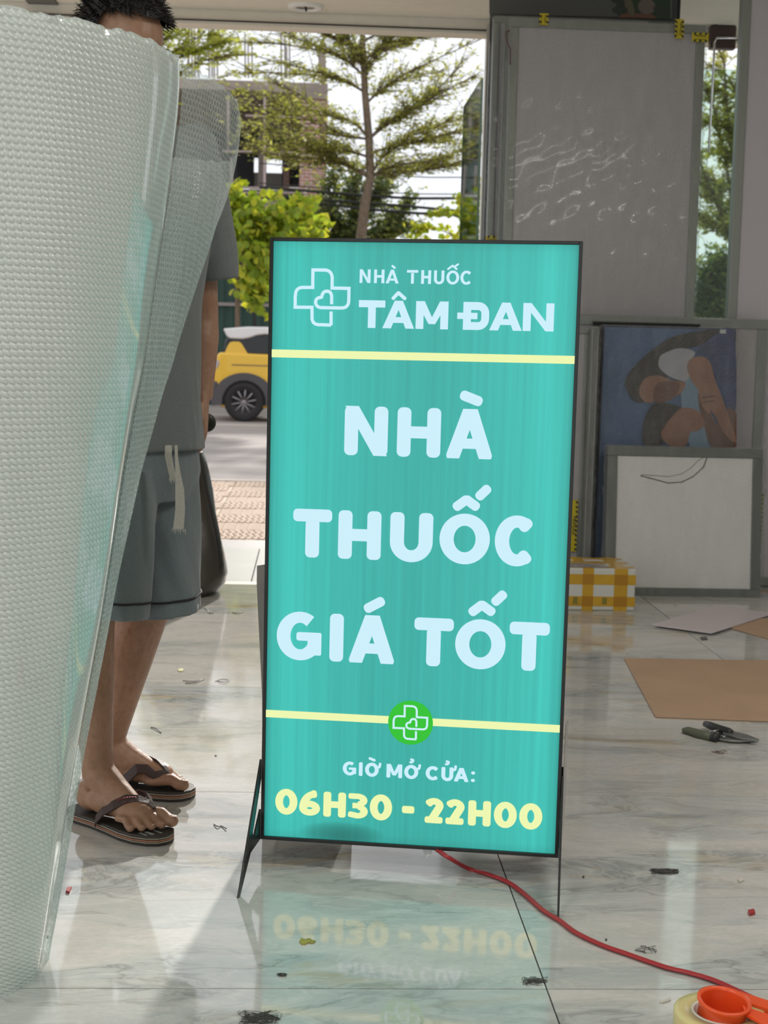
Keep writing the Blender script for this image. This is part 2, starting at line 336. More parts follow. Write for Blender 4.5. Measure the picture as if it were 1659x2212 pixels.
class Glyphs:
    def __init__(s): s.polys = []; s.k = 0
    def seg(s, a, b, w, box=None, r=.3, ext=None):
        p = rrect(a, b, w, w/2 if ext is None else ext, w*r)
        if box: p = clip(p, *box)
        if p: s.polys.append(p)
    def ribbon(s, pts, w, closed=False, r=.3, caps=True, wy=None):
        n = len(pts); L = []; Rr = []
        for i in range(n):
            a = pts[(i-1) % n] if closed or i > 0 else pts[i]; b = pts[(i+1) % n] if closed or i < n-1 else pts[i]
            dx, dy = b[0]-a[0], b[1]-a[1]; q = math.hypot(dx, dy) or 1e-9; nx, ny = -dy/q, dx/q
            ww = w if wy is None else (w*abs(nx)**2+wy*abs(ny)**2)
            L.append((pts[i][0]+nx*ww/2, pts[i][1]+ny*ww/2)); Rr.append((pts[i][0]-nx*ww/2, pts[i][1]-ny*ww/2))
        for i in range(n if closed else n-1):
            j = (i+1) % n; s.polys.append([Rr[i], Rr[j], L[j], L[i]])
        if caps and not closed:
            for e, f in ((0, 1), (n-1, n-2)):
                s.seg(pts[f], pts[e], w if wy is None else w, None, r, ext=w*.0+min(w*.3, .5*w))
    def letter(s, ch, x0, y0, x1, y1, w, r=.3):
        h = w/2; B = (x0, y0, x1, y1); X = lambda a: x0+h+a*(x1-x0-w); Y = lambda a: y0+h+a*(y1-y0-w); q = lambda a, b: (X(a), Y(b))
        sg_ = lambda a, b, **k: s.seg(q(*a), q(*b), k.get('w', w), B, r)
        def arc(cx, cy, rx, ry, a0, a1, n=28): return [(cx+rx*math.cos(math.radians(a0+(a1-a0)*i/n)), cy+ry*math.sin(math.radians(a0+(a1-a0)*i/n))) for i in range(n+1)]
        cx, cy, rx, ry = (x0+x1)/2, (y0+y1)/2, (x1-x0)/2-h, (y1-y0)/2-h*.85
        if ch == 'N': sg_((0, 0), (0, 1)); sg_((1, 0), (1, 1)); s.polys.append(clip([(x0+w*.02, y1), (x0+w*1.02, y1), (x1-w*.02, y0), (x1-w*1.02, y0)], *B))
        elif ch == 'H': sg_((0, 0), (0, 1)); sg_((1, 0), (1, 1)); s.seg(q(0, .5), q(1, .5), w*.86, B, 0)
        elif ch == 'I': sg_((0, 0), (0, 1))
        elif ch == 'T': s.seg((X(0), y1-w*.45), (X(1), y1-w*.45), w*.9, B, r); s.seg(q(.5, 0), q(.5, .72), w, B, r)
        elif ch == 'A':
            ap = .5*w*1.05
            for sx in (-1, 1):
                bx = x0 if sx < 0 else x1
                s.seg((bx-sx*w*.56, y0+h*.6), (cx+sx*w*.10, y1-h*.55), w*.98, B, r) if r > .2 else s.polys.append([(bx, y0), (bx-sx*w*1.12, y0), (cx+sx*(ap-w*.98), y1), (cx+sx*ap, y1)])
            yb = y0+(y1-y0)*.20; f = .20; s.polys.append([(x0+f*(cx-x0)*.8, yb), (x1-f*(x1-cx)*.8, yb), (x1-(.44)*(x1-cx)*.9, yb+w*.74), (x0+.44*(cx-x0)*.9, yb+w*.74)])
        elif ch == 'M':
            sg_((0, 0), (0, 1)); sg_((1, 0), (1, 1)); ym = y0+(y1-y0)*.18
            s.polys.append(clip([(x0, y1), (x0+w*1.1, y1), (cx+w*.42, ym), (cx-w*.42, ym)], *B)); s.polys.append(clip([(x1, y1), (x1-w*1.1, y1), (cx-w*.42, ym), (cx+w*.42, ym)], *B))
        elif ch in '0O': s.ribbon(arc(cx, cy, rx, ry, 0, 360, 40)[:-1], w, True, wy=w*.85)
        elif ch == 'U':
            cyy = y0+rx+h*.85; s.ribbon([q(0, 1)]+[(cx-rx, cyy+(Y(1)-cyy)*.3)]+arc(cx, cyy, rx, rx, 180, 360, 24)+[(cx+rx, cyy+(Y(1)-cyy)*.3), q(1, 1)], w, wy=w*.85, caps=False)
            for a in (0, 1): s.seg(q(a, .6), q(a, 1), w, B, r)
        elif ch == 'C': s.ribbon(arc(cx+rx*.12, cy, rx*1.12, ry, 52, 308, 32), w, wy=w*.85, r=r)
        elif ch == 'G':
            s.ribbon(arc(cx+rx*.06, cy, rx*1.06, ry, 52, 325, 32), w, wy=w*.80, r=r, caps=False)
            s.seg((cx+rx*.10, cy-w*.02), (X(1), cy-w*.02), w*.62, B, .3); s.seg((X(1), cy-w*.21), (X(1), y0+(y1-y0)*.26), w, B, .12)
        elif ch == '-': s.seg(q(0, .5), q(1, .5), y1-y0, B, .3)
        elif ch == '6':
            rr = (y1-y0)*.30; cyb = y0+rr; s.ribbon(arc(cx, cyb, rx, rr-h*.85, 0, 360, 32)[:-1], w, True, wy=w*.85)
            s.ribbon([(x0+h, cyb)]+[(cx+rx*.9-rx*1.9*math.cos(math.radians(a)), cyb+(y1-h*.8-cyb)*math.sin(math.radians(a))) for a in range(8, 92, 7)], w, wy=w*.85, r=r)
        elif ch == '3':
            hh = (y1-y0); r1 = hh*.27; r2 = hh*.29
            s.ribbon([(x0+h*.6, y1-h*.74)]+arc(cx-rx*.05, y1-r1, rx*.95, r1-h*.74, 85, -88, 16), w, wy=w*.72, r=r, caps=False)
            s.ribbon(arc(cx-rx*.05, y0+r2, rx*1.05, r2-h*.74, 88, -125, 20), w, wy=w*.72, r=r, caps=False); s.seg((x0+h*.8, y1-h*.74), (cx, y1-h*.74), w*.72, B, r); s.seg((cx-w*.35, cy+h*.08), (cx, cy+h*.08), w*.72, B, .1); s.seg((x0+h*.8, y0+h*1.0), (cx-rx*.3, y0+h*.78), w*.74, B, r)
        elif ch == '2':
            hh = y1-y0; r1 = hh*.29
            p = arc(cx, y1-r1-h*.1, rx, r1-h*.75, 150, -32, 20)+[(x0+w*.95, y0+h*.9)]; s.ribbon(p, w, wy=w*.85, r=r)
            s.seg((x0+h, y0+h*.85), (x1-h, y0+h*.85), w*.85, B, r)
        elif ch == 'D':
            s.seg(q(0, 0), q(0, 1), w, B, 0); rr = min((x1-x0)*.45, (y1-y0)*.45)
            s.ribbon([(x0+h, y1-h)]+arc(x1-h-rr*.6, y1-h-rr*.6, rr*.6, rr*.6, 90, 0, 6)+arc(x1-h-rr*.6, y0+h+rr*.6, rr*.6, rr*.6, 0, -90, 6)+[(x0+h, y0+h)], w, caps=False)
            s.seg((x0-w*.75, cy), (x0+(x1-x0)*.55, cy), w*.8, None, 0, ext=0)
    def build(s, name, mat, parent, d=.0008, **pr):
        m = MB()
        for p in s.polys:
            if not p or len(p) < 3: continue
            m.add([S(x, y, d) for x, y in p], [tuple(range(len(p)))])
        b = m.mesh(name, mat, root_of(parent)); o = link(name, b, parent, **pr); return o
def line(name, letters, sc, off, vt, vb, w, mat, r=.3, extra=(), lab=None):
    """letters: (char, left px, right px); vt/vb: the pixel where the cap line / base line were read; extra: strokes ((px,py),(px,py),width)"""
    g = Glyphs(); T = lambda x, y: uv(off[0]+x/sc, off[1]+y/sc)
    top = T(*vt)[1]; bot = T(*vb)[1]; ym = lambda x: vb[1]
    for ch, a, b in letters:
        t0 = uv(off[0]+a/sc, off[1]+(vt[1]+vb[1])/2/sc)[0]; t1 = uv(off[0]+b/sc, off[1]+(vt[1]+vb[1])/2/sc)[0]
        y0, y1 = bot, top
        if ch in 'OCGU0': y1 += w*.06*(ch != 'U'); y0 -= w*.06
        if ch == '-': y0, y1 = bot+(top-bot)*.33, bot+(top-bot)*.33+w*.95
        g.letter(ch, t0, y0, t1, y1, w, r)
    for e in extra:
        pts = [T(*q) for q in e[:-1]]
        if len(pts) == 2: g.seg(pts[0], pts[1], e[-1], None, .42, ext=e[-1]*.35)
        else:
            for i in range(len(pts)-1): g.seg(pts[i], pts[i+1], e[-1], None, .42, ext=e[-1]*.35)
    o = g.build(name, mat, sg)
    if lab: o['label'] = lab
Z5, O5 = 2.242, (540, 480); Z7, O7 = 2.44, (560, 1020); Z8, O8 = 2.242, (540, 1480)
line('lettering', [('N', 520, 573), ('H', 590, 640), ('A', 646, 710), ('T', 748, 804), ('H', 818, 866), ('U', 880, 930), ('O', 940, 1002), ('C', 1008, 1062)], Z5, O5, (545, 230), (545, 296), .0056, TXW, .1,
     [((678, 214), (690, 224), .0042), ((947, 231), (970, 214), .0038), ((970, 214), (990, 231), .0038), ((984, 216), (997, 207), .0038)], 'small white words NHÀ THUỐC')
line('lettering', [('T', 514, 646), ('A', 632, 786), ('M', 793, 950), ('D', 1022, 1148), ('A', 1150, 1308), ('N', 1312, 1462)], Z5, O5, (580, 380), (580, 514), .0150, TXW, .04,
     [((682, 372), (708, 344), .0068), ((708, 344), (740, 373), .0068)], 'bold white words TÂM ĐAN')
line('lettering', [('N', 450, 660), ('H', 705, 916), ('A', 943, 1170)], Z5, O5, (555, 893), (555, 1132), .0268, TXW, .38, [((1026, 842), (1100, 872), .0195)], 'large white word NHÀ')
line('lettering', [('T', 168, 380), ('H', 410, 636), ('U', 683, 909), ('O', 944, 1210), ('C', 1236, 1452)], Z7, O7, (270, 195), (270, 450), .0278, TXW, .34,
     [((1032, 186), (1085, 148), .0185), ((1085, 148), (1136, 186), .0185), ((1152, 132), (1194, 92), .0185)], 'large white word THUỐC')
line('lettering', [('G', 88, 324), ('I', 367, 441), ('A', 469, 711), ('T', 808, 1023), ('O', 1029, 1295), ('T', 1310, 1529)], Z7, O7, (400, 747), (400, 999), .0278, TXW, .34,
     [((566, 720), (638, 683), .0195), ((1117, 741), (1168, 703), .0185), ((1168, 703), (1220, 741), .0185), ((1238, 688), (1280, 649), .0185)], 'large white words GIÁ TỐT')
def horn(x, y): return ((x, y+14), (x+12, y+10), (x+15, y-6), .0052)
line('lettering', [('G', 448, 513), ('I', 526, 544), ('O', 556, 622), ('M', 660, 736), ('O', 746, 814), ('C', 850, 914), ('U', 926, 984), ('A', 988, 1058)], Z8, O8, (535, 375), (535, 441), .0078, TXW, .3,
     [((578, 356), (602, 366), .0055), horn(614, 388), horn(806, 396), horn(980, 402),
      ((774, 376), (784, 376), .0045), ((784, 376), (790, 366), .0045), ((790, 366), (778, 362), .0045), ((946, 386), (956, 386), .0045), ((956, 386), (962, 376), .0045), ((962, 376), (950, 372), .0045),
      ((1079, 428), (1079, 430), .0080), ((1078, 464), (1078, 466), .0080)], 'white words GIỜ MỞ CỬA')
line('lettering', [('0', 122, 229), ('6', 238, 339), ('H', 355, 464), ('3', 474, 571), ('0', 580, 688), ('-', 735, 797), ('2', 844, 937), ('2', 945, 1039), ('H', 1057, 1167), ('0', 1182, 1293), ('0', 1305, 1417)], Z8, O8, (408, 519), (408, 640), .0158, TXY, .34, (), 'yellow opening hours 06H30 - 22H00')
def bar(pl, pr_, name, mat):
    a = uv(*pl)[1]; b = uv(*pr_)[1]; g = Glyphs(); g.polys = [[(.006, a), (SW-.006, a), (SW-.006, b), (.006, b)]]; g.build(name, mat, sg, .0004)
bar((580, 771.5), (580, 754.5), 'yellow_bar', TXY); bar((567, 1548.5), (567, 1532.5), 'yellow_bar', TXY)
cc = uv(885.7, 1562); g = Glyphs(); g.polys = [[(cc[0]+.0447*math.cos(t*math.pi/24), cc[1]+.0447*math.sin(t*math.pi/24)) for t in range(48)]]; g.build('green_disc', GRN, sg, .0008)
def logo(f, w, name, d):
    def arcq(a, c, b, n=6): return [((1-t)**2*a[0]+2*t*(1-t)*c[0]+t*t*b[0], (1-t)**2*a[1]+2*t*(1-t)*c[1]+t*t*b[1]) for t in [k/n for k in range(n+1)]]
    run1 = [(1403, 1520), (1403, 1675)], [(1403, 1673)]+[(1290, 1668)]+arcq((1262, 1668), (1190, 1660), (1190, 1590)), [(1190, 1590), (1189, 1473)], [(1187, 1473), (1000, 1471)], [(1001, 1471), (1001, 1350)]+arcq((1003, 1340), (1003, 1250), (1085, 1250)), [(1085, 1250), (1197, 1250)], [(1196, 1250), (1198, 1055)], [(1198, 1055), (1330, 1056)]+arcq((1330, 1056), (1412, 1060), (1414, 1150)), [(1414, 1150), (1413, 1258)], [(1413, 1258), (1602, 1263)], [(1602, 1263), (1600, 1400)]+arcq((1600, 1400), (1598, 1482), (1520, 1482)), [(1520, 1482), (1290, 1477)]+arcq((1290, 1477), (1232, 1470), (1229, 1415))+arcq((1229, 1415), (1232, 1360), (1298, 1362))+arcq((1298, 1355), (1305, 1295), (1355, 1293))+arcq((1355, 1293), (1402, 1295), (1408, 1345))+[(1409, 1440)]
    g = Glyphs()
    for p in run1:
        q = [f(*x) for x in p]
        if len(q) == 2: g.seg(q[0], q[1], w, None, 0, ext=w*.5 if (p[0] != (1403, 1520)) else 0)
        else: g.ribbon(q, w, caps=False)
    g.build(name, TXW, sg, d, label='white outline cross with a small heart')
logo(lambda x, y: uv(440+x/5.184, 380+y/5.184), .0063, 'cross_emblem', .0008)
def small(x, y):
    u0, v0 = cc[0]-.0002, cc[1]; c0 = uv(440+1301/5.184, 380+1365/5.184); a = uv(440+x/5.184, 380+y/5.184); k = .6367; return (u0+(a[0]-c0[0])*k, v0+(a[1]-c0[1])*k)
logo(small, .0040, 'cross_emblem', .0014)
# side stand plates with a triangular cut-out, front feet and rear feet
def plate(u, d_off):
    fo = G(505, 1940) if u < .1 else G(1208, 1985)
    fd = (fo-SO).dot(NF); z0 = -SO.z
    def q(d, z): return SO+UX*u+NF*d+V((0, 0, z))
    m = MB(); t = UX*.004
    zt = uv(562, 1640)[1]; zc = 0.0
    A, B_, C_ = (-.004, zt), (-.004, zt-.035), (-.004, .055)
    # outer arm
    m.prism([q(0, zt), q(fd, z0), q(fd-.012, z0), q(.065*fd/.19, .045), q(0, zt-.04)], t)
    m.prism([q(fd-.012, z0), q(fd-.045, z0+.055), q(.0, .0), q(.0, .062), q(.065*fd/.19, .018), q(.075*fd/.19, .045)], t)
    return m
for u, nm in ((-.0045, 'front_foot'), (SW+.0005, 'front_foot')):
    plate(u, 0).build(nm, STEEL_BLACK, sg, fix=True)
for u in (-.0045, SW+.0005):
    m = MB(); q = lambda d, z: SO+UX*u+NF*d+V((0, 0, z)); z0 = -SO.z
    m.prism([q(-SD, .16), q(-SD, .05), q(-.20, z0), q(-.225, z0)], UX*.004); m.build('rear_foot', STEEL_BLACK, sg)
# wrap film clinging to the right side
m = MB(); m.prism([S(SW+.004, .02, -.004), S(SW+.010, .03, -SD), S(SW+.010, .26, -SD), S(SW+.004, .27, -.004)], UX*.0006)
FILM = glass('clear_film', (.86, .88, .87), 1.5, .25); m.build('film_scrap', FILM, sg)
# ================================================================== BUBBLE WRAP ROLL
def hexd(m, vec, pitch):
    """distance to the nearest bubble centre, in pitches"""
    sp = m.n('SeparateXYZ'); m.l(vec, sp.inputs[0]); x = m.math('DIVIDE', sp.outputs[0], pitch); y = m.math('DIVIDE', sp.outputs[1], pitch*1.732)
    def one(ox):
        fx = m.math('SUBTRACT', m.math('FRACT', m.math('ADD', x, ox)), .5); fy = m.math('MULTIPLY', m.math('SUBTRACT', m.math('FRACT', m.math('ADD', y, ox)), .5), 1.732)
        return m.math('SQRT', m.math('ADD', m.math('MULTIPLY', fx, fx), m.math('MULTIPLY', fy, fy)))
    return m.math('MINIMUM', one(100.), one(100.5))
def bubbles(m, vec, pitch):
    d = hexd(m, vec, pitch); q = m.math('DIVIDE', d, .47)
    return d, m.math('SQRT', m.math('SUBTRACT', 1., m.math('MULTIPLY', q, q), clamp=True))
def wrapmat(name, kind):
    m = N(name); c = m.n('UVMap'); vec = c.outputs[0]
    d, h = bubbles(m, vec, .0115)
    soft = m.noise(m.coord(), 5, 3)
    bp = m.n('Bump'); bp.inputs['Strength'].default_value = .75 if kind == 'core' else .9; bp.inputs['Distance'].default_value = .0035; m.l(h, bp.inputs['Height'])
    b2 = m.n('Bump'); b2.inputs['Strength'].default_value = .35 if kind == 'core' else .5; b2.inputs['Distance'].default_value = .008; m.l(m.noise(m.coord(scale=(1, 1, .3)), 11, 5, .6), b2.inputs['Height']); m.l(bp.outputs[0], b2.inputs['Normal'])
    rim = m.ramp(d, [(.30, 0.), (.44, 1.), (.5, .6)])
    if kind == 'core':
        col = m.mix(m.math('MULTIPLY', rim, .35), m.mix(soft, (.70, .78, .74), (.78, .84, .80)), (.92, .95, .93))
        m.set(Base_Color=col, Roughness=.22, Coat_Weight=1., Coat_Roughness=.09, Coat_IOR=1.75); m.b.inputs['Specular IOR Level'].default_value = 1.
        m.l(b2.outputs[0], m.b.inputs['Normal'])
        tr = m.n('BsdfTranslucent'); tr.inputs[0].default_value = (.75, .86, .82, 1)
        mx = m.n('MixShader'); mx.inputs[0].default_value = .22; m.l(m.b.outputs[0], mx.inputs[1]); m.l(tr.outputs[0], mx.inputs[2]); m.l(mx.outputs[0], m.out.inputs[0])
    else:
        m.set(Base_Color=(.80, .85, .84), Roughness=.16); m.b.inputs['Specular IOR Level'].default_value = .9; m.l(b2.outputs[0], m.b.inputs['Normal'])
        tp = m.n('BsdfTransparent'); tp.inputs[0].default_value = (.93, .96, .95, 1); mx = m.n('MixShader')
        tl = m.n('BsdfTranslucent'); tl.inputs[0].default_value = (.75, .85, .82, 1); m2 = m.n('MixShader'); m2.inputs[0].default_value = .3; m.l(m.b.outputs[0], m2.inputs[1]); m.l(tl.outputs[0], m2.inputs[2])
        m.l(m.math('ADD', m.math('MULTIPLY', rim, .34), m.math('ADD', .17, m.math('MULTIPLY', soft, .26))), mx.inputs[0]); m.l(tp.outputs[0], mx.inputs[1]); m.l(m2.outputs[0], mx.inputs[2]); m.l(mx.outputs[0], m.out.inputs[0])
    return m.m
BW_CORE = wrapmat('bubble_wrap_many_layers', 'core'); BW_ONE = wrapmat('bubble_wrap_single_layer', 'one')
bpx = [(389, 128), (389, 217), (376, 307), (365, 390), (347, 506), (327, 633), (311, 760), (293, 850), (266, 1005), (243, 1160), (219, 1316), (205, 1390), (171, 1577), (155, 1675), (142, 1754), (124, 1890), (110, 1975), (97, 2055), (86, 2098)]
epx = [(506, 300), (503, 347), (485, 434), (459, 514), (427, 633), (394, 723), (369, 796), (348, 877), (313, 970), (278, 1083), (247, 1192), (225, 1297), (211, 1365), (176, 1577), (160, 1675), (147, 1754), (126, 1890), (111, 1975)]
def lerp_px(L, y):
    if y <= L[0][1]: return L[0][0]
    for a, b in zip(L, L[1:]):
        if y <= b[1]: return a[0]+(b[0]-a[0])*(y-a[1])/(b[1]-a[1])
    return L[-1][0]
def smooth_l(L, y, k=25): return sum(lerp_px(L, y+d) for d in (-2*k, -k, 0, k, 2*k))/5
NR = 300
rows = []
for i in range(NR+1):
    t = i/NR; y = 2098+(128-2098)*t; Ys = 2.345+.10*t; R = .15+.24*t**.9
    T = P(smooth_l(bpx, y), y, Ys); al = math.atan2(T.x, T.y); n = V((math.cos(al), -math.sin(al), 0))
    rows.append((T, n, R, V((-n.y, n.x, 0))))          # last: direction away from the camera
z0, z1 = rows[0][0].z, rows[-1][0].z
random.seed(5)
NC = 320; vs = []; uvs = []
for i, (T, n, R, bk) in enumerate(rows):
    t = i/NR; z = 1.502*t if i else 0.; c = T-n*R
    for j in range(NC+1):
        a = 2*math.pi*j/NC; w = .0025*math.sin(5*a+3*math.sin(t*4))*t+.0015*math.sin(13*a+t*9)
        if i == NR or i == NR-1: w += .002*math.sin(61*a)+.002*math.sin(37*a+1)
        r = R+w; rim = (.0022*math.sin(23*a)*math.sin(3.1*a+1)+.002*math.sin(83*a)*math.sin(11*a)) if i == NR else 0
        vs.append((c.x+n.x*r*math.cos(a)+bk.x*r*math.sin(a), c.y+n.y*r*math.cos(a)+bk.y*r*math.sin(a), z+rim)); uvs.append((R*a, z))
idx = np.arange(NR*NC); ii, jj = idx//NC, idx % NC; k = NC+1
fc = np.stack([ii*k+jj, ii*k+jj+1, (ii+1)*k+jj+1, (ii+1)*k+jj], 1)
roll = thing('bubble_wrap_roll', 'huge upright roll of pale bubble wrap with a loose see-through outer sheet', 'bubble wrap roll', (-.62, 2.4, 0))
def uvmesh(name, vs, uvs, fc, mat, parent, **pr):
    off = np.array(root_of(parent)); me = npmesh(name, np.array(vs)-off, fc, mat); ul = me.uv_layers.new(name='UVMap'); U = np.array(uvs, np.float32)[fc.ravel()]; ul.data.foreach_set('uv', U.ravel()); return link(name, me, parent, **pr)
uvmesh('rolled_layers', vs, uvs, fc, BW_CORE, roll)
# spiral edges on the top of the roll
m = MB(); T, n, R, bk = rows[-1]; c = T-n*R
for k_ in range(9):
    rr = R*(.96-.1*k_); sec = []
    for z_ in (1.38, 1.497-.004*(k_ % 3)): sec.append([(c.x+rr*math.cos(a)*(1+.02*math.sin(5*a)), c.y+rr*math.sin(a), z_+.003*math.sin(31*a+k_)) for a in [2*math.pi*q/72 for q in range(72)]])
    m.loft(sec, cap=False)
m.build('inner_layers', BW_CORE, roll, label='inner windings seen at the open top')
# the loose outer sheet: leaves the roll at its right side, turns back in a tight fold and returns behind
vs = []; uvs = []; NP = 90; i0 = 0; L_ = 0
for i, (T, n, R, bk) in enumerate(rows):
    t = i/NR; z = 1.502*t; c = T-n*R
    yb = 2098+(128-2098)*t; ye = 2098+(300-2098)*t
    Ye = 2.40+.56*max(0, t)**1.15; ex = smooth_l(epx, ye, 18)
    if t < .12: ex = smooth_l(bpx, ye)+3
    E = P(ex, ye, Ye); zE = z-.075*t**3
    B0 = c+(n*math.cos(1.9)+bk*math.sin(1.9))*(R+.004)
    T0 = c+n*(R+.010); d1 = (E-T0); d1.z = 0; ln = d1.length; d1n = d1/ln if ln > 1e-6 else bk
    side = V((d1n.y, -d1n.x, 0)); bul = .10*ln
    path = []
    for q in range(14): a = -.06+.06*q/14; path.append(c+(n*math.cos(a)+bk*math.sin(a))*(R+.004+.006*q/14))
    for q in range(40):
        s_ = q/40; path.append(T0+d1*s_+side*(bul*math.sin(math.pi*s_)*.9))
    fr = .012+.02*t
    for q in range(12):
        a = math.pi*q/12; ce = E-side*fr; path.append(ce+side*fr*math.cos(a)+d1n*(fr*.7*math.sin(a)))
    P1 = path[-1]
    for q in range(24):
        s_ = (q+1)/24; path.append(P1*(1-s_)+B0*s_+V((0, 0, 0)))
    acc = 0
    for q, p in enumerate(path):
        if q: acc += (V((p.x, p.y, 0))-V((path[q-1].x, path[q-1].y, 0))).length
        prog = min(1, max(0, (q-14)/45)); zz = z*(1-0)-.088*t**3*min(prog*1.12, 1)**2.2
        wob = .0022*math.sin(q*.55+t*31)*math.sin(t*17+q*.2)*(1 if q > 14 else 0)
        rim = .003*math.sin(q*1.9)*math.sin(q*.37+1) if i == NR else 0
        vs.append((p.x+side.x*wob, p.y+side.y*wob, max(zz, .0)+rim)); uvs.append((acc, z))
k = len(path); idx = np.arange(NR*(k-1)); ii, jj = idx//(k-1), idx % (k-1)
fc = np.stack([ii*k+jj, ii*k+jj+1, (ii+1)*k+jj+1, (ii+1)*k+jj], 1)
uvmesh('loose_outer_sheet', vs, uvs, fc, BW_ONE, roll, label='single see-through outer layer of bubble wrap')

# ================================================================== THE MAN
def baked(mb, voxel, iters=4, fac=.5):
    o = bpy.data.objects.new('tmp', mb.mesh('tmp', [])); COL.objects.link(o)
    r = o.modifiers.new('r', 'REMESH'); r.mode = 'VOXEL'; r.voxel_size = voxel; r.use_smooth_shade = True
    s = o.modifiers.new('s', 'SMOOTH'); s.iterations = iters; s.factor = fac
    bpy.context.view_layer.update(); dg = bpy.context.evaluated_depsgraph_get()
    me = bpy.data.meshes.new_from_object(o.evaluated_get(dg)); me0 = o.data; bpy.data.objects.remove(o); bpy.data.meshes.remove(me0); return me
def place(me, name, mat, parent, **pr):
    me.materials.clear(); me.materials.append(mat); off = root_of(parent)
    co = np.empty(len(me.vertices)*3, np.float32); me.vertices.foreach_get('co', co); co = co.reshape(-1, 3)-np.array(off, np.float32); me.vertices.foreach_set('co', co.ravel()); me.update()
    return link(name, me, parent, **pr)
man = thing('person', 'barefoot man in grey T-shirt and grey-green shorts standing behind the bubble wrap roll', 'person', (-.40, 3.12, 0))
F = V((.78, -.62, 0)).normalized(); L = V((-F.y, F.x, 0)); Z = V((0, 0, 1))
def sec(c, a, b, n=28, tw=0, dz=None, wob=0, ph=0):
    out = []
    for j in range(n):
        t = 2*math.pi*j/n; k_ = 1+wob*math.sin(5*t+ph)+wob*.6*math.sin(9*t+ph*2)
        ca, sa = math.cos(t), math.sin(t)
        ca = math.copysign(abs(ca)**.9, ca); sa = math.copysign(abs(sa)**.9, sa)
        out.append(c+L*(a*ca*k_)+F*(b*sa*k_)+Z*((dz or (lambda q: 0))(t)))
    return out
def skinmat():
    m = N('skin'); c = m.coord(); f = m.noise(c, 9, 4); f2 = m.noise(c, 70, 3)
    col = m.mix(m.ramp(f, [(.3, 0.), (.7, 1.)]), (.30, .165, .098), (.40, .225, .145)); col = m.mix(m.ramp(f2, [(.35, .35), (.6, 0.)]), col, (.22, .115, .07))
    hair = m.noise(m.coord(scale=(1, 1, .22)), 210, 2); zz = m.n('TexCoord'); sp = m.n('SeparateXYZ'); m.l(zz.outputs['Object'], sp.inputs[0])
    leg = m.ramp(sp.outputs[2], [(.09, 0.), (.16, 1.), (.42, 1.), (.5, 0.)])
    col = m.mix(m.math('MULTIPLY', m.ramp(hair, [(.62, 0.), (.68, .28)]), leg), col, (.06, .035, .02))
    m.set(Base_Color=col, Roughness=.48); m.b.inputs['Subsurface Weight'].default_value = .06; m.b.inputs['Subsurface Radius'].default_value = (.01, .004, .002)
    m.bump(m.noise(c, 55, 5), .35, .0025); return m.m
SKIN = skinmat()
b = MB()
# feet
def foot(heel, d, big, ankle):
    """heel: back of the heel on the sole; big: +1 if the big toe is on the left of d"""
    d = V(d).normalized(); l = V((-d.y, d.x, 0)); R = Matrix((d, l, Z)).transposed(); q = lambda x, y, z: V(heel)+d*x+l*(y*big)+Z*z
    b.ell(q(.036, 0, .036), (.040, .033, .036), R=R); b.ell(q(.095, -.006, .036), (.075, .034, .032), R=R); b.ell(q(.15, .0, .031), (.065, .040, .027), R=R)
    b.ell(q(.178, .004, .021), (.042, .0465, .019), R=R)
    a = V(ankle); b.tube([a+Z*.02, q(.066, 0, .082), q(.112, .002, .054), q(.165, .004, .032)], [.035, .037, .033, .024], 16)
    b.ell(a+l*.027, (.014, .011, .016)); b.ell(a-l*.027-Z*.01, (.013, .011, .015))
    b.tube([q(.045, 0, .035), a-d*.018+Z*.03], [(.024), (.018)], 12)
    for x0, y0, x1, y1, r in ((.19, .029, .248, .033, .0148), (.192, .009, .241, .0095, .0100), (.188, -.009, .232, -.0105, .0095), (.180, -.026, .221, -.0290, .0092), (.168, -.040, .205, -.0460, .0092)):
        b.tube([q(x0-.01, y0, .020), q((x0+x1)/2, y0*.5+y1*.5, .019+r*.35), q(x1-.010, y1, .0135), q(x1-.002, y1, r*.95)], [r*.95, r*.92, r*.9, r*.8], 14)
        b.ell(q(x1-.002, y1, r*.95), (r*1.05, r*.98, r*.9), R=R)
    return q
z_s = .024
hR = G(155, 1760)+V((0, 0, z_s)); dR = (G(365, 1825)-G(155, 1760)).normalized(); hR = hR+dR*.028
hL = G(170, 1705)+V((0, 0, z_s)); dL = (G(418, 1722)-G(170, 1705)).normalized(); hL = hL+dL*.014
aR = hR+dR*.055+Z*.078; aL = hL+dL*.055+Z*.078
qR = foot(hR, dR, 1, aR); qL = foot(hL, dL, -1, aL)
# legs
kR = P(196, 1275, 3.06); kL = P(338, 1262, 3.22); hipR = P(238, 960, 3.14); hipL = P(324, 960, 3.27)
def limb(pts, rs, n=20): b.tube(pts, rs, n)
def mixp(a, c, t, off=V((0, 0, 0))): return a*(1-t)+c*t+off
for a, k_, h_, bf in ((aR, kR, hipR, dR), (aL, kL, hipL, dL)):
    back = -F
    limb([a, mixp(a, k_, .14), mixp(a, k_, .35, back*.010), mixp(a, k_, .62, back*.022), mixp(a, k_, .80, back*.018), mixp(a, k_, .94), k_+Z*.02, mixp(k_, h_, .25), mixp(k_, h_, .6), h_],
         [.034, .035, .046, .060, .060, .053, .056, .066, .080, .088], 22)
    b.ell(k_+F*.02, (.040, .040, .045))
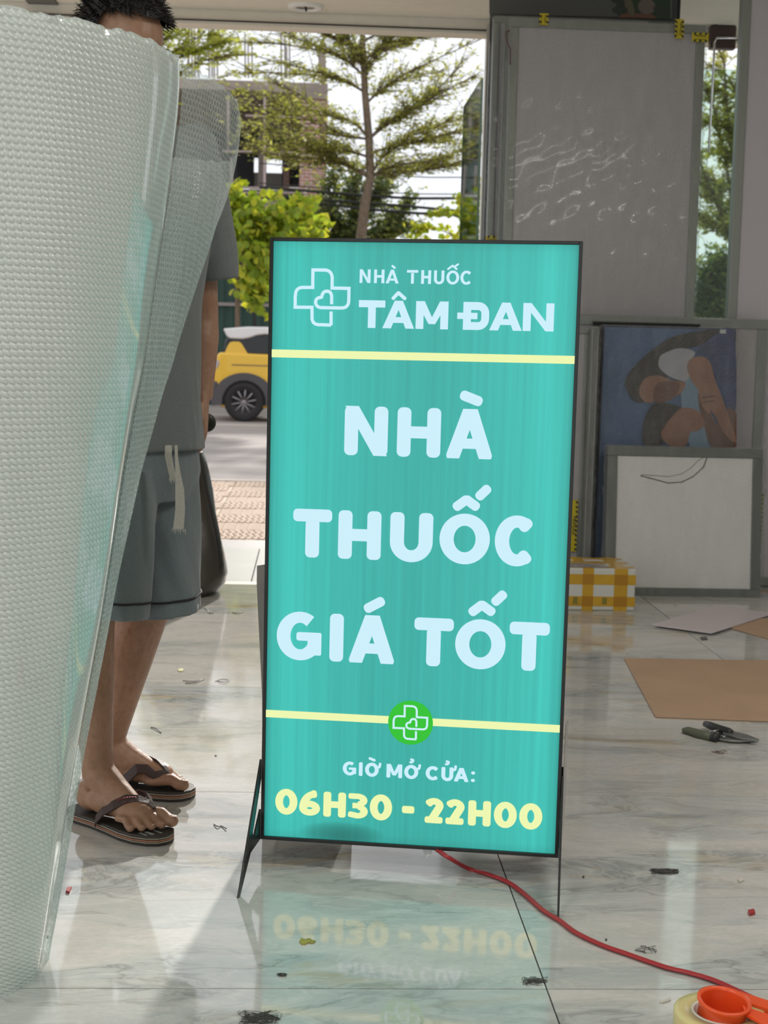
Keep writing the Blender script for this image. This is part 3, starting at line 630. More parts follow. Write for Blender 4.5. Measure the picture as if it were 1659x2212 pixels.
# trunk
TX = 292
def TC(z, px=TX, Y=3.2):
    p = P(px, 800, Y); return V((p.x, p.y, z))
b.loft([sec(TC(z, px), a, d) for z, a, d, px in ((.80, .14, .10, 284), (.90, .165, .115, 284), (1.0, .150, .105, 286), (1.12, .150, .105, 288), (1.26, .165, .115, 290), (1.40, .160, .105, 292), (1.48, .11, .075, 288), (1.52, .060, .058, 284))])
HD = P(268, 72, 3.17); HZ = 1.672
hc = V((HD.x, HD.y, HZ))
nk = TC(1.42, 290); b.tube([nk, hc-Z*.10-F*.015, hc-Z*.05], [.066, .060, .059], 18)
F0, Z0 = F, Z; _t = math.radians(24); F = F0*math.cos(_t)-Z0*math.sin(_t); Z = Z0*math.cos(_t)+F0*math.sin(_t)
R3 = Matrix((L, F, Z)).transposed()
b.ell(hc-F*.012+Z*.012, (.078, .096, .094), 22, 16, R3); b.ell(hc+F*.028-Z*.035, (.067, .064, .081), 20, 14, R3); b.ell(hc+F*.052-Z*.098, (.030, .030, .026), R=R3)
b.tube([hc+F*.085+Z*.008, hc+F*.100-Z*.018, hc+F*.112-Z*.038, hc+F*.092-Z*.046], [.008, .010, .013, .008], 10)   # nose
for s in (-1, 1):
    b.ell(hc+L*(s*.031)+F*.078+Z*.018, (.022, .012, .008), R=R3)                       # brow
    b.ell(hc+L*(s*.076)-F*.004-Z*.012, (.008, .018, .030), R=R3)                       # ear
    b.ell(hc+L*(s*.034)+F*.060-Z*.03, (.022, .022, .02), R=R3)                         # cheek
b.ell(hc+F*.090-Z*.066, (.022, .009, .006), R=R3); b.ell(hc+F*.088-Z*.077, (.019, .009, .006), R=R3)
FH, ZH = F, Z; F, Z = F0, Z0
# arms: the left one hangs on the far side, the right one behind the roll
shL = P(416, 336, 3.34); elL = P(434, 690, 3.38); wrL = P(435, 862, 3.34); shR = TC(1.43)-L*.17
elR = shR+V((-.05, -.03, -.28)); wrR = elR+V((.05, -.06, -.23))
for sh, el, wr in ((shL, elL, wrL), (shR, elR, wrR)):
    limb([mixp(sh, TC(1.40), .3), sh, mixp(sh, el, .3), mixp(sh, el, .7), el, mixp(el, wr, .25), mixp(el, wr, .7), wr], [.05, .056, .050, .044, .041, .042, .032, .026], 18)
def hand(w, dwn, side, palm):
    """dwn: finger direction, side: toward the thumb, palm: where the palm looks"""
    q = lambda a, s_, p_: w+dwn*a+side*s_+palm*p_
    b.loft([[q(a, s_*math.cos(t), t_*math.sin(t)) for t in [2*math.pi*k_/16 for k_ in range(16)]] for a, s_, t_ in ((-.01, .026, .020), (.02, .032, .017), (.05, .040, .016), (.08, .041, .014), (.095, .036, .011))])
    for s_, l1, r in ((.030, .034, .0086), (.010, .040, .009), (-.010, .037, .0086), (-.029, .029, .0078)):
        b.tube([q(.082, s_, 0), q(.082+l1, s_*1.05, .008), q(.082+l1*1.5, s_*1.03, .026), q(.078+l1*1.45, s_, .040)], [r*1.1, r, r*.95, r*.75], 10)
    b.tube([q(.015, .026, .004), q(.045, .047, .014), q(.070, .052, .026), q(.090, .046, .036)], [.013, .0115, .010, .0075], 10)
dn = V((.00, -.05, -1)).normalized()
thumb = (V((.25, -.95, 0))).normalized(); palm = V((-.95, -.25, 0)).normalized()
hand(wrL+V((0, 0, .005)), dn, thumb, palm); hand(wrR, V((.2, -.2, -1)).normalized(), L, F)
body_o = place(baked(b, .0030, 4, .5), 'body', SKIN, man, label='brown skin of head, arms, legs and bare feet')
# toenails, eyes, lips, brows
from mathutils.bvhtree import BVHTree
_o = root_of(man); BV = BVHTree.FromPolygons([v.co+_o for v in body_o.data.vertices], [tuple(p.vertices) for p in body_o.data.polygons])
def on_skin(p, up=.0015, top=.12):
    h = BV.ray_cast(V((p.x, p.y, top)), V((0, 0, -1))); return V((p.x, p.y, (h[0].z if h[0] and h[0].z > .02 else p.z-up)+up))
NAIL = M('toenail', (.40, .25, .19), .55)
for q, ys in ((qR, 1), (qL, 1)):
    for x, y, r in ((.251, .0335, .0085), (.244, .0097, .005), (.235, -.0105, .0046), (.224, -.0292, .0044), (.208, -.0463, .0044)):
        MB().ell(on_skin(q(x, y, r*1.75), -.0013), (r, r*.9, .0018), 10, 6).build('toenail', NAIL, man)
F, Z = FH, ZH
EYE = M('eye_white', (.6, .58, .55), .2); IRIS = M('dark_brown_hair', (.008, .006, .005), .5)
for s in (-1, 1): MB().ell(hc+L*(s*.031)+F*.079+Z*.0, (.013, .006, .006), R=R3).build('eye', EYE, man)
for s in (-1, 1): MB().ell(hc+L*(s*.031)+F*.085+Z*0, (.005, .003, .005), R=R3).build('iris', IRIS, man); MB().ell(hc+L*(s*.033)+F*.088+Z*.024, (.020, .005, .004), R=R3).build('eyebrow', IRIS, man)
# hair: a cap with short spiky tufts
HAIR = M('black_hair', (.006, .005, .005), .45)
rng = np.random.RandomState(3); m = MB(); R3f = R3
def hairline(f, l, z):                     # f front, l side, z up (unit sphere): does hair grow here
    return z > (.42*f+.30 if f > .15 else (-.55 if f < -.1 else -.28+1.1*(f+.1)))
vs = []; fs = []; nn, mm = 48, 30; hcc = hc-F*.012+Z*.016
for i in range(mm+1):
    t = math.pi*i/mm
    for j in range(nn):
        a = 2*math.pi*j/nn; vs.append(hcc+L*(.091*math.sin(t)*math.cos(a))+F*(.106*math.sin(t)*math.sin(a))+Z*(.108*math.cos(t)))
for i in range(mm):
    for j in range(nn):
        t = math.pi*(i+.5)/mm; a = 2*math.pi*(j+.5)/nn
        if hairline(math.sin(t)*math.sin(a), math.sin(t)*math.cos(a), math.cos(t)): fs.append((i*nn+j, (i+1)*nn+j, (i+1)*nn+(j+1) % nn, i*nn+(j+1) % nn))
m.add(vs, fs, 0, True)
for k_ in range(5200):
    u = rng.normal(size=3); u /= np.linalg.norm(u)
    if not hairline(u[1], u[0], u[2]+.03): continue
    p = hcc+L*(.089*u[0])+F*(.106*u[1])+Z*(.106*u[2]); n = (L*u[0]+F*u[1]+Z*u[2]).normalized()
    g = (n*.75+F*(.55*max(0, u[1]+.2))-Z*.35+V(rng.normal(size=3)*.28)).normalized(); ln = .014+.012*rng.rand(); s_ = g.orthogonal().normalized()*.0013
    m.add([p-s_, p+s_, p+g*ln*.6+s_*.5+n*.002, p+g*ln], [(0, 1, 2, 3)])
m.build('hair', HAIR, man, fix=False, label='short black hair', kind='stuff')
F, Z = F0, Z0
# clothes
def cloth(name, c1, c2, sc=260):
    m = N(name); c = m.coord(); f = m.noise(c, sc, 3); g_ = m.noise(c, 6, 3)
    wv = m.n('TexWave'); wv.inputs['Scale'].default_value = 210; wv.inputs['Distortion'].default_value = 2.2; m.l(m.coord(rot=(0, .6, .4)), wv.inputs[0])
    m.set(Base_Color=m.mix(f, c1, c2), Roughness=.92); m.b.inputs['Sheen Weight'].default_value = .25
    h = m.math('ADD', m.math('MULTIPLY', wv.outputs[0], .25), m.math('ADD', f, m.math('MULTIPLY', g_, 3.)))
    m.bump(h, .5, .0022); return m.m
SHIRT = cloth('grey_knit', (.105, .120, .120), (.175, .195, .195)); SHORT = cloth('grey_green_knit', (.110, .142, .150), (.18, .215, .225))
b = MB()
b.loft([sec(TC(z, px), a, d, 40, wob=w, ph=z*9, dz=dz) for z, a, d, px, w, dz in (
    (.800, .190, .146, 277, .030, lambda t: .012*math.sin(t)), (.84, .188, .144, 276, .030, None), (.92, .181, .137, 276, .022, None), (1.02, .174, .130, 278, .020, None), (1.14, .172, .126, 282, .012, None), (1.26, .186, .132, 290, .006, None),
    (1.38, .186, .125, 292, .0, None), (1.46, .160, .100, 292, 0, None), (1.515, .105, .080, 288, 0, None), (1.535, .070, .066, 286, 0, None))])
sl = P(449, 545, 3.37); sl2 = P(457, 606, 3.375)
b.tube([TC(1.38, 330), shL+Z*.005, mixp(shL, sl, .5), sl, sl2], [.075, .070, .068, .070, (.066, .060)], 24)
slR = mixp(shR, elR, .75); b.tube([TC(1.38, 250), shR, mixp(shR, elR, .4), slR], [.075, .07, .066, .068], 24)
place(baked(b, .005, 4, .5), 'shirt', SHIRT, man, label='loose grey short-sleeved T-shirt')
b = MB()
b.loft([sec(TC(z, 278), a, d, 32, wob=.012) for z, a, d in ((.70, .165, .125), (.76, .178, .135), (.84, .170, .125), (.90, .155, .11))])
hemL = P(352, 1318, 3.20); hemR = P(236, 1333, 3.06)
for h_, k_, hem, a, d, tilt in ((hipL, kL, hemL, .078, .088, 1), (hipR, kR, hemR, .078, .080, -1)):
    top = mixp(h_, h_, 0, V((0, 0, -.05)))
    secs = []
    for q in range(9):
        t = q/8; c = top*(1-t)+hem*t
        dz = (lambda tt, t=t, s=tilt: t*.010*s*math.cos(tt))
        secs.append(sec(c, (.095*(1-t)+a*t), (.118*(1-t)+d*t), 32, wob=.012+.03*t, ph=q*.7+tilt, dz=dz))
    b.loft(secs[::-1])
place(baked(b, .0048, 3, .5), 'shorts', SHORT, man, label='grey-green knee-length shorts with black piping')
for hem, a, d, tilt, h_ in ((hemL, .080, .090, 1, hipL), (hemR, .080, .082, -1, hipR)):
    t = .885; top = h_+V((0, 0, -.05)); c = top*(1-t)+hem*t; aa, dd = .095*(1-t)+(a-.002)*t, .118*(1-t)+(d-.002)*t
    ring = sec(c, aa+.0012, dd+.0012, 48, wob=.012+.03*t, ph=8*t*.7+tilt, dz=lambda tt: t*.010*tilt*math.cos(tt)); m = MB(); m.tube(ring+[ring[0]], .0026, 6); m.build('piping', M('black_cord', (.008, .008, .009), .7), man, fix=False)
CORD = M('off_white_cotton', (.50, .48, .42), .9, var=.1, vs=300, bump=.4, bs=400)
for pts, wl in (([(364, 962), (363, 985), (368, 1010), (374, 1034)], (.0070, .007, .0065, .007)), ([(380, 962), (381, 990), (384, 1022), (388, 1058), (389, 1100), (385, 1143)], (.0030, .003, .005, .009, .010, .011))):
    p3 = [P(x, y, 3.03 if len(pts) == 4 else 3.022) for x, y in pts]; m = MB(); vs = []
    for i, p in enumerate(p3):
        w = ww = wl[i]; vs += [p-V((ww, 0, 0)), p+V((ww, .004, 0)), p+V((ww, .007, 0)), p+V((-ww, .003, 0))]
    fs = [(i*4+j, i*4+(j+1) % 4, (i+1)*4+(j+1) % 4, (i+1)*4+j) for i in range(len(p3)-1) for j in range(4)]+[(0, 1, 2, 3)]
    e = p3[-1]; m.add(vs, fs)
    for k_ in range(9):
        x = -w*1.1+w*2.4*k_/8; m.prism([e+V((x-.0011, .002, 0)), e+V((x+.0011, .002, 0)), e+V((x*1.15, .002, -.007-.003*(k_ % 3)))], (0, .001, 0))
    m.build('drawstring', CORD, man)
# flip-flops
RUB = M('dark_brown_rubber', (.040, .034, .028), .6, bump=.2, bs=300); RIM = M('rust_edge', (.38, .16, .09), .6); CRM = M('cream_edge', (.55, .48, .38), .6); STRAP = M('brown_strap', (.055, .032, .030), .55, bump=.25, bs=200); REDP = M('red_print', (.45, .02, .02), .5); GREYP = M('grey_print', (.36, .37, .35), .6)
def flip(heel, d, big, ln, q):
    d = V(d).normalized(); l = V((-d.y, d.x, 0))*big; o = V((heel.x, heel.y, 0)); e = man
    prof = [(0, .0), (.004, .018), (.02, .032), (.06, .037), (.12, .036), (.17, .043), (.215, .050), (.25, .049), (.275, .040), (.292, .022), (.297, .004)]
    prof2 = [(.297, -.006), (.290, -.024), (.27, -.040), (.24, -.050), (.20, -.051), (.15, -.043), (.10, -.037), (.05, -.036), (.018, -.030), (.003, -.014)]
    k_ = ln/.297; out = [(x*k_, y) for x, y in prof+prof2]
    fl_ = MB().prism([o+d*x+l*y for x, y in out], (0, 0, .0235)).build('flip_flop', RUB, e, bevel=.003)
    for z, mt in ((.0075, CRM), (.0105, RIM), (.0160, CRM)):
        MB().prism([o+d*(x*1.004-.0006)+l*(y*1.012)+Z*z for x, y in out], (0, 0, .0013 if mt is CRM else .003)).build('edge_stripe', mt, fl_)
    for dx in (.0, .016, .030): MB().prism([o+d*(x)+l*(y)+Z*.0232 for x, y in ((ln-.040-dx*.3, -.002-dx), (ln-.012-dx*.5, -.004-dx), (ln-.013-dx*.5, -.008-dx-(.004 if dx == .016 else 0)), (ln-.041-dx*.3, -.006-dx-(.004 if dx == .016 else 0)))], (0, 0, .0008)).build('grey_stripe', GREYP, fl_)
    for s in (1, -1):
        raw = [(.208, .021), (.196, .022+.008*s), (.180, .020+.020*s), (.162, .014+.032*s), (.142, .006+.042*s)]
        pts = [on_skin(q(x, y, .05), .0022) for x, y in raw]; e0 = q(.118, .002+.0455*s, .026); e1 = q(.098, .002+.0455*s, .004); pts += [e0, e1, q(.094, .002+.044*s, -.006)]
        up = V((0, 0, 1)); vs = []
        for i, p in enumerate(pts):
            t = (pts[min(i+1, len(pts)-1)]-pts[max(i-1, 0)]).normalized(); out = (p-q(.14, 0, .0)); out = (out-t*out.dot(t)).normalized(); w_ = t.cross(out).normalized()*(.0045+.0075*min(1, i/3))
            vs += [p-w_-out*.001, p+w_-out*.001, p+w_+out*.0022, p-w_+out*.0022]
        n_ = len(pts); fs = [(i*4+j, i*4+(j+1) % 4, (i+1)*4+(j+1) % 4, (i+1)*4+j) for i in range(n_-1) for j in range(4)]+[(0, 1, 2, 3), (4*n_-4, 4*n_-1, 4*n_-2, 4*n_-3)]
        so = MB().add(vs, fs, 0, False).build('strap', STRAP, fl_)
        if s < 0 and big > 0 and d is not None:
            m2 = MB()
            for k_ in range(7):
                i = 2; a_, c_ = pts[2], pts[4]; p = a_+(c_-a_)*(.12+.11*k_); p = on_skin(p, .0052); t = (c_-a_).normalized(); m2.box(p, (.0035, .0035, .001), rz=math.atan2(t.y, t.x), ry=0)
            m2.build('red_print', REDP, fl_, kind='stuff')
    MB().tube([q(.208, .021, .030), q(.212, .0215, .010), q(.213, .0215, -.004)], .004, 8).build('toe_post', STRAP, fl_)
    return fl_
f1 = flip(hR-dR*.028, dR, 1, .297, qR); f2 = flip(hL-dL*.014, dL, -1, .280, qL)
f1['label'] = 'dark brown flip-flop on the foot nearest the camera'; f2['label'] = 'dark brown flip-flop on the foot farther back'
# ring and the small dark thing in the hand
w = wrL+V((0, 0, .005)); rg = P(434, 921, 3.33)
MB().lathe([(.0098, -.002), (.0112, -.002), (.0112, .002), (.0098, .002)], c=w+dn*.098+thumb*.010, n=20, close=True).build('ring', M('silver', (.8, .8, .8), .2, 1), man)
hp = P(446, 913, 3.375)
hd = thing('dark_disc', 'small dark rounded disc held in the hand of the standing man', 'disc', hp)
MB().lathe([(.0, -.008), (.018, -.008), (.022, -.004), (.022, .004), (.018, .008), (0, .008)], c=hp, n=28, R=Euler((math.pi/2, 0, .15)).to_matrix()).build('disc_body', M('black_green_plastic', (.012, .014, .006), .4), hd)
# ================================================================== WRAPPED LIGHT BOXES AT THE RIGHT
def filmmat():
    m = N('bubble_film'); c = m.n('UVMap'); vec = c.outputs[0]; d, h = bubbles(m, vec, .0125)
    bp = m.n('Bump'); bp.inputs['Strength'].default_value = .8; bp.inputs['Distance'].default_value = .003; m.l(h, bp.inputs['Height'])
    b2 = m.n('Bump'); b2.inputs['Strength'].default_value = 1.; b2.inputs['Distance'].default_value = .07; m.l(m.noise(m.coord(scale=(2.2, 1, .7), rot=(0, .75, 0)), 9, 6, 1.2, .6), b2.inputs['Height']); m.l(bp.outputs[0], b2.inputs['Normal'])
    m.set(Base_Color=(.70, .71, .70), Roughness=.10, Coat_Weight=1., Coat_Roughness=.06); m.l(b2.outputs[0], m.b.inputs['Normal'])
    tp = m.n('BsdfTransparent'); tp.inputs[0].default_value = (.94, .95, .94, 1); mx = m.n('MixShader'); rim = m.ramp(d, [(.32, 0.), (.45, 1.)])
    m.l(m.math('ADD', .13, m.math('MULTIPLY', rim, .13)), mx.inputs[0]); m.l(tp.outputs[0], mx.inputs[1]); m.l(m.b.outputs[0], mx.inputs[2]); m.l(mx.outputs[0], m.out.inputs[0]); return m.m
WRAP = filmmat(); TAPEY = M('yellow_tape', (.52, .43, .015), .35); INK = M('black_ink', (.01, .01, .01), .5)
def text_mesh(txt, size):
    cu = bpy.data.curves.new('t', 'FONT'); cu.body = txt; cu.size = size; cu.align_x = 'CENTER'; cu.align_y = 'CENTER'; cu.offset = size*.02; cu.resolution_u = 2
    o = bpy.data.objects.new('t', cu); COL.objects.link(o); bpy.context.view_layer.update()
    me = bpy.data.meshes.new_from_object(o.evaluated_get(bpy.context.evaluated_depsgraph_get())); bpy.data.objects.remove(o); bpy.data.curves.remove(cu); me.materials.clear(); return me
FRAG = text_mesh('FRAGILE', .022); FRAG.materials.append(INK); FR2 = text_mesh('DO NOT DROP', .011); FR2.materials.append(INK)
def hazard(parent, x, y, z, ln, vert=False, wd=.044):
    """warning tape lying on a front face: local x, z of its centre, y of the face"""
    t = MB().box((0, 0, 0), (ln, .0012, wd)).build('warning_tape', TAPEY, parent, world=False); t.location = (x, y, z); t.rotation_euler = (0, math.pi/2 if vert else 0, 0)
    k = max(2, int(ln/.020)); m = MB()
    for i in range(k):
        xx = -ln/2+(i+.5)*ln/k
        for s in (-1, 1): m.prism([(xx-.006, -.0007, s*wd/2-.0045*(s+1)-.000), (xx+.004, -.0007, s*wd/2-.0045*(s+1)), (xx+.007, -.0007, s*wd/2-.0045*(s-1)), (xx-.003, -.0007, s*wd/2-.0045*(s-1))], (0, -.0004, 0))
    m.build('black_dashes', INK, t, world=False, kind='stuff')
    n = max(1, int(ln/.12))
    for i in range(n):
        for me, zz in ((FRAG, .006), (FR2, -.010)):
            o = link('lettering', me, t); o.rotation_euler = (math.pi/2, 0, 0); o.location = (-ln/2+(i+.5)*ln/n, -.0011, zz); o.scale = (min(1, ln/n/.115),)*3
def panel(label, xl, xr, Yb, ztop, lean, depth=.06, fw=.045, face=None, framem=None, wrap=True, yaw=0, zb=-.008, tapes=(), cat='light box', wr=.004, side=.0, name='wrapped_light_box', grp=None):
    w = xr-xl; h = (ztop-zb)/math.cos(lean); r = thing(name, label, cat, ((xl+xr)/2, Yb, zb), (-lean, 0, yaw), grp)
    fm = framem or ALU; fc_ = face or WHITE_FACE
    for a in ((0, depth/2, fw/2, w, depth, fw), (0, depth/2, h-fw/2, w, depth, fw), (-w/2+fw/2, depth/2, h/2, fw, depth, h-2*fw), (w/2-fw/2, depth/2, h/2, fw, depth, h-2*fw)):
        MB().box(a[:3], a[3:]).build('frame_bar', fm, r, world=False, bevel=.004)
    MB().box((0, depth/2+.004, h/2), (w-2*fw+.004, depth-.008, h-2*fw+.004)).build('face_panel', fc_, r, world=False)
    if wrap:
        rs_ = np.random.RandomState(int(w*1000)); nx, nz = max(8, int(w/.02)), max(8, int(h/.02)); vs = []; uvs = []
        ph = rs_.rand(6)*6
        prof = [(-w/2-wr, depth*.9)]+[(-w/2-wr+(w+2*wr)*i/nx, -wr) for i in range(nx+1)]+[(w/2+wr, depth*.9)]
        for j in range(nz+1):
            z = h*j/nz+(.004 if j == nz else 0)
            for i, (x, y) in enumerate(prof):
                e = .0035*math.sin(x*23+z*9+ph[0])*math.sin(z*17+ph[1])+.002*math.sin(x*61-z*40+ph[2])
                if i in (0, 1, len(prof)-2, len(prof)-1): e2 = .006*math.sin(z*34+ph[3])*math.sin(z*11+ph[4])+.003*math.sin(z*90); x += math.copysign(abs(e2), x)
                vs.append((x, y-abs(e), z)); uvs.append((x+i*.0+y, z))
        k = len(prof); idx = np.arange(nz*(k-1)); ii, jj = idx//(k-1), idx % (k-1); fc = np.stack([ii*k+jj, ii*k+jj+1, (ii+1)*k+jj+1, (ii+1)*k+jj], 1)
        me = npmesh('bubble_film', vs, fc, WRAP); ul = me.uv_layers.new(name='UVMap'); ul.data.foreach_set('uv', np.array(uvs, np.float32)[fc.ravel()].ravel()); link('bubble_film', me, r)
    for t in tapes: hazard(r, t[0], -wr-.006, t[1], t[2], t[3])
    return r
PX = lambda x, y, Y: P(x, y, Y).x
PZ = lambda x, y, Y: P(x, y, Y).z
la = .035
# back row, from the farthest
pic = M('dark_picture', (.055, .065, .062), .25)
xl, xr = PX(1056, 20, 6.80), PX(1462, 30, 6.80)
bk = panel('dark picture panel standing tallest behind the big white light box', xl, xr, 6.70, 2.695, .012, .03, .012, pic, STEEL_BLACK, False, cat='picture panel', name='picture_panel')
def blob(parent, name, mat, px, Y, loc_off, th=.002):
    """flat print on a panel face: outline in photograph pixels"""
    pts = [P(x, y, Y) for x, y in px]; m = MB().prism([V((p.x, p.y, p.z)) for p in pts], (0, th, 0)); return m.build(name, mat, parent)
def on_panel(r, name, mat, px, d=.0015, **kw):
    """print on the front face of a leaning panel"""
    Rm = Euler(r.rotation_euler).to_matrix(); n = Rm@V((0, -1, 0)); o = V(r.location)+n*d; pts = []
    for x, y in px:
        dd = ray(x, y); t = (o-CP).dot(n)/dd.dot(n); q = CP+dd*t; pts.append(Rm.transposed()@(q-V(r.location)))
    mb_ = MB().add(pts, [tuple(range(len(pts)))]); return mb_.build(name, mat, r, world=False, fix=False, **kw)
def oval(cx, cy, rx, ry, rot=0, n=18): return [(cx+rx*math.cos(t)*math.cos(rot)-ry*math.sin(t)*math.sin(rot), cy+rx*math.cos(t)*math.sin(rot)+ry*math.sin(t)*math.cos(rot)) for t in [2*math.pi*k/n for k in range(n)]]
on_panel(bk, 'picture_print', M('print_grey', (.10, .105, .10), .3), [(1057, 30), (1452, 40), (1452, -40), (1057, -40)], .001, label='grey-green printed scene')
on_panel(bk, 'picture_print', M('print_green', (.025, .05, .03), .3), [(1335, 38), (1448, 41), (1448, -40), (1325, -40)], .002)
on_panel(bk, 'picture_print', M('print_orange', (.16, .075, .045), .3), [(1335, 38), (1420, 40), (1408, 31), (1345, 27)], .003)
for cx, cy, rx, ry, ro, mt in ((1340, 22, 17, 9, .1, 'a'), (1333, 0, 18, 8, .4, 'a'), (1397, 14, 19, 17, .2, 'b'), (1359, 12, 9, 24, -.35, 'c'), (1430, 22, 20, 9, .3, 'a')):
    on_panel(bk, 'picture_print', bpy.data.materials.get('print_'+mt) or M('print_'+mt, {'a': (.03, .045, .035), 'b': (.16, .13, .11), 'c': (.12, .11, .07)}[mt], .3), oval(cx, cy, rx, ry, ro), .004)
panel('narrow wrapped light box, leftmost of the tall row beside the doorway', PX(1066, 60, 6.66), PX(1400, 60, 6.66), 6.615, PZ(1080, 34, 6.66), .018, .05, .030, tapes=((-.335, 1.55, .05, False), (-.335, .8, .05, False)))
panel('tall wrapped light box just behind the biggest white one, red wire at its top corner', PX(1090, 60, 6.58), PX(1450, 60, 6.58), 6.545, PZ(1090, 48, 6.58), .018, .04, .040)
tall = panel('biggest white light box in bubble wrap with black and yellow fragile tape', PX(1104, 60, 6.50), PX(1528, 80, 6.50), 6.458, PZ(1130, 36, 6.51), .030, .045, .040, wr=.006)
def face_local(r, px, py):
    Rm = Euler(r.rotation_euler).to_matrix(); n = Rm@V((0, -1, 0)); o = V(r.location); dd = ray(px, py); t = (o-CP).dot(n)/dd.dot(n); return Rm.transposed()@(CP+dd*t-o)
for px, py, ln, ve in ((1174, 43, .050, True), (1466, 64, .084, True), (1511, 82, .075, False)):
    q = face_local(tall, px, py); hazard(tall, q.x, -.013, q.z, ln, ve, .040)
wire = thing('red_wire', 'thin dark red wire loop hanging at the top left of the tall wrapped light boxes', 'wire', P(1098, 75, 6.50))
MB().tube([P(1101, 66, 6.505), P(1095, 67, 6.505), P(1092, 78, 6.505), P(1096, 92, 6.505), P(1102, 106, 6.505), P(1102, 140, 6.505)], .003, 6).build('wire_loop', M('dark_red_plastic', (.10, .02, .03), .4), wire)
panel('tall pale wrapped panel at the right edge, standing taller than the door fitting', PX(1580, 300, 6.55), PX(1580, 300, 6.55)+1.15, 6.44, 2.69, .018, .05, .042, wrap=False, grp=None)
med = panel('mid-height white light box in bubble wrap standing behind the beach photo', PX(1215, 690, 6.44), PX(1652, 690, 6.44), 6.365, PZ(1400, 684, 6.40), .016, .05, .045, wr=.006, tapes=())
q = face_local(med, 1657, 1130)
hz = face_local(med, 1640, 1130); hazard(med, (PX(1652, 690, 6.44)-PX(1215, 690, 6.44))/2-.006, -.014, hz.z, .28, True, .040)
BLK = M('gap_and_mirror_black', (.008, .009, .009), .4)
panel('narrow black sheet for the shade in the gap between the beach photo and the grey boards', PX(1270, 900, 6.36), PX(1500, 900, 6.36), 6.318, PZ(1400, 697, 6.34), .012, .02, .012, BLK, STEEL_BLACK, False, cat='panel', name='gap_shade_sheet')  # black sheet put where the gap between the boards is only dark
gb = panel('pale wrapped board with yellow tape low on it, half hidden by the teal sign', PX(1120, 900, 6.30), PX(1262, 900, 6.30), 6.24, PZ(1250, 712, 6.27), .018, .05, .018, wr=.005)
q = face_local(gb, 1236, 1135); hazard(gb, q.x, -.012, q.z, .23, True, .040)
panel('slim grey wrapped board leaning right beside the teal sign', PX(1264, 900, 6.28), PX(1279, 900, 6.28), 6.185, PZ(1270, 706, 6.25), .010, .09, .008, M('grey_wrapped_edge', (.20, .20, .195), .4, var=.15, vs=8), None, True, cat='board', name='wrapped_board', wr=.005)
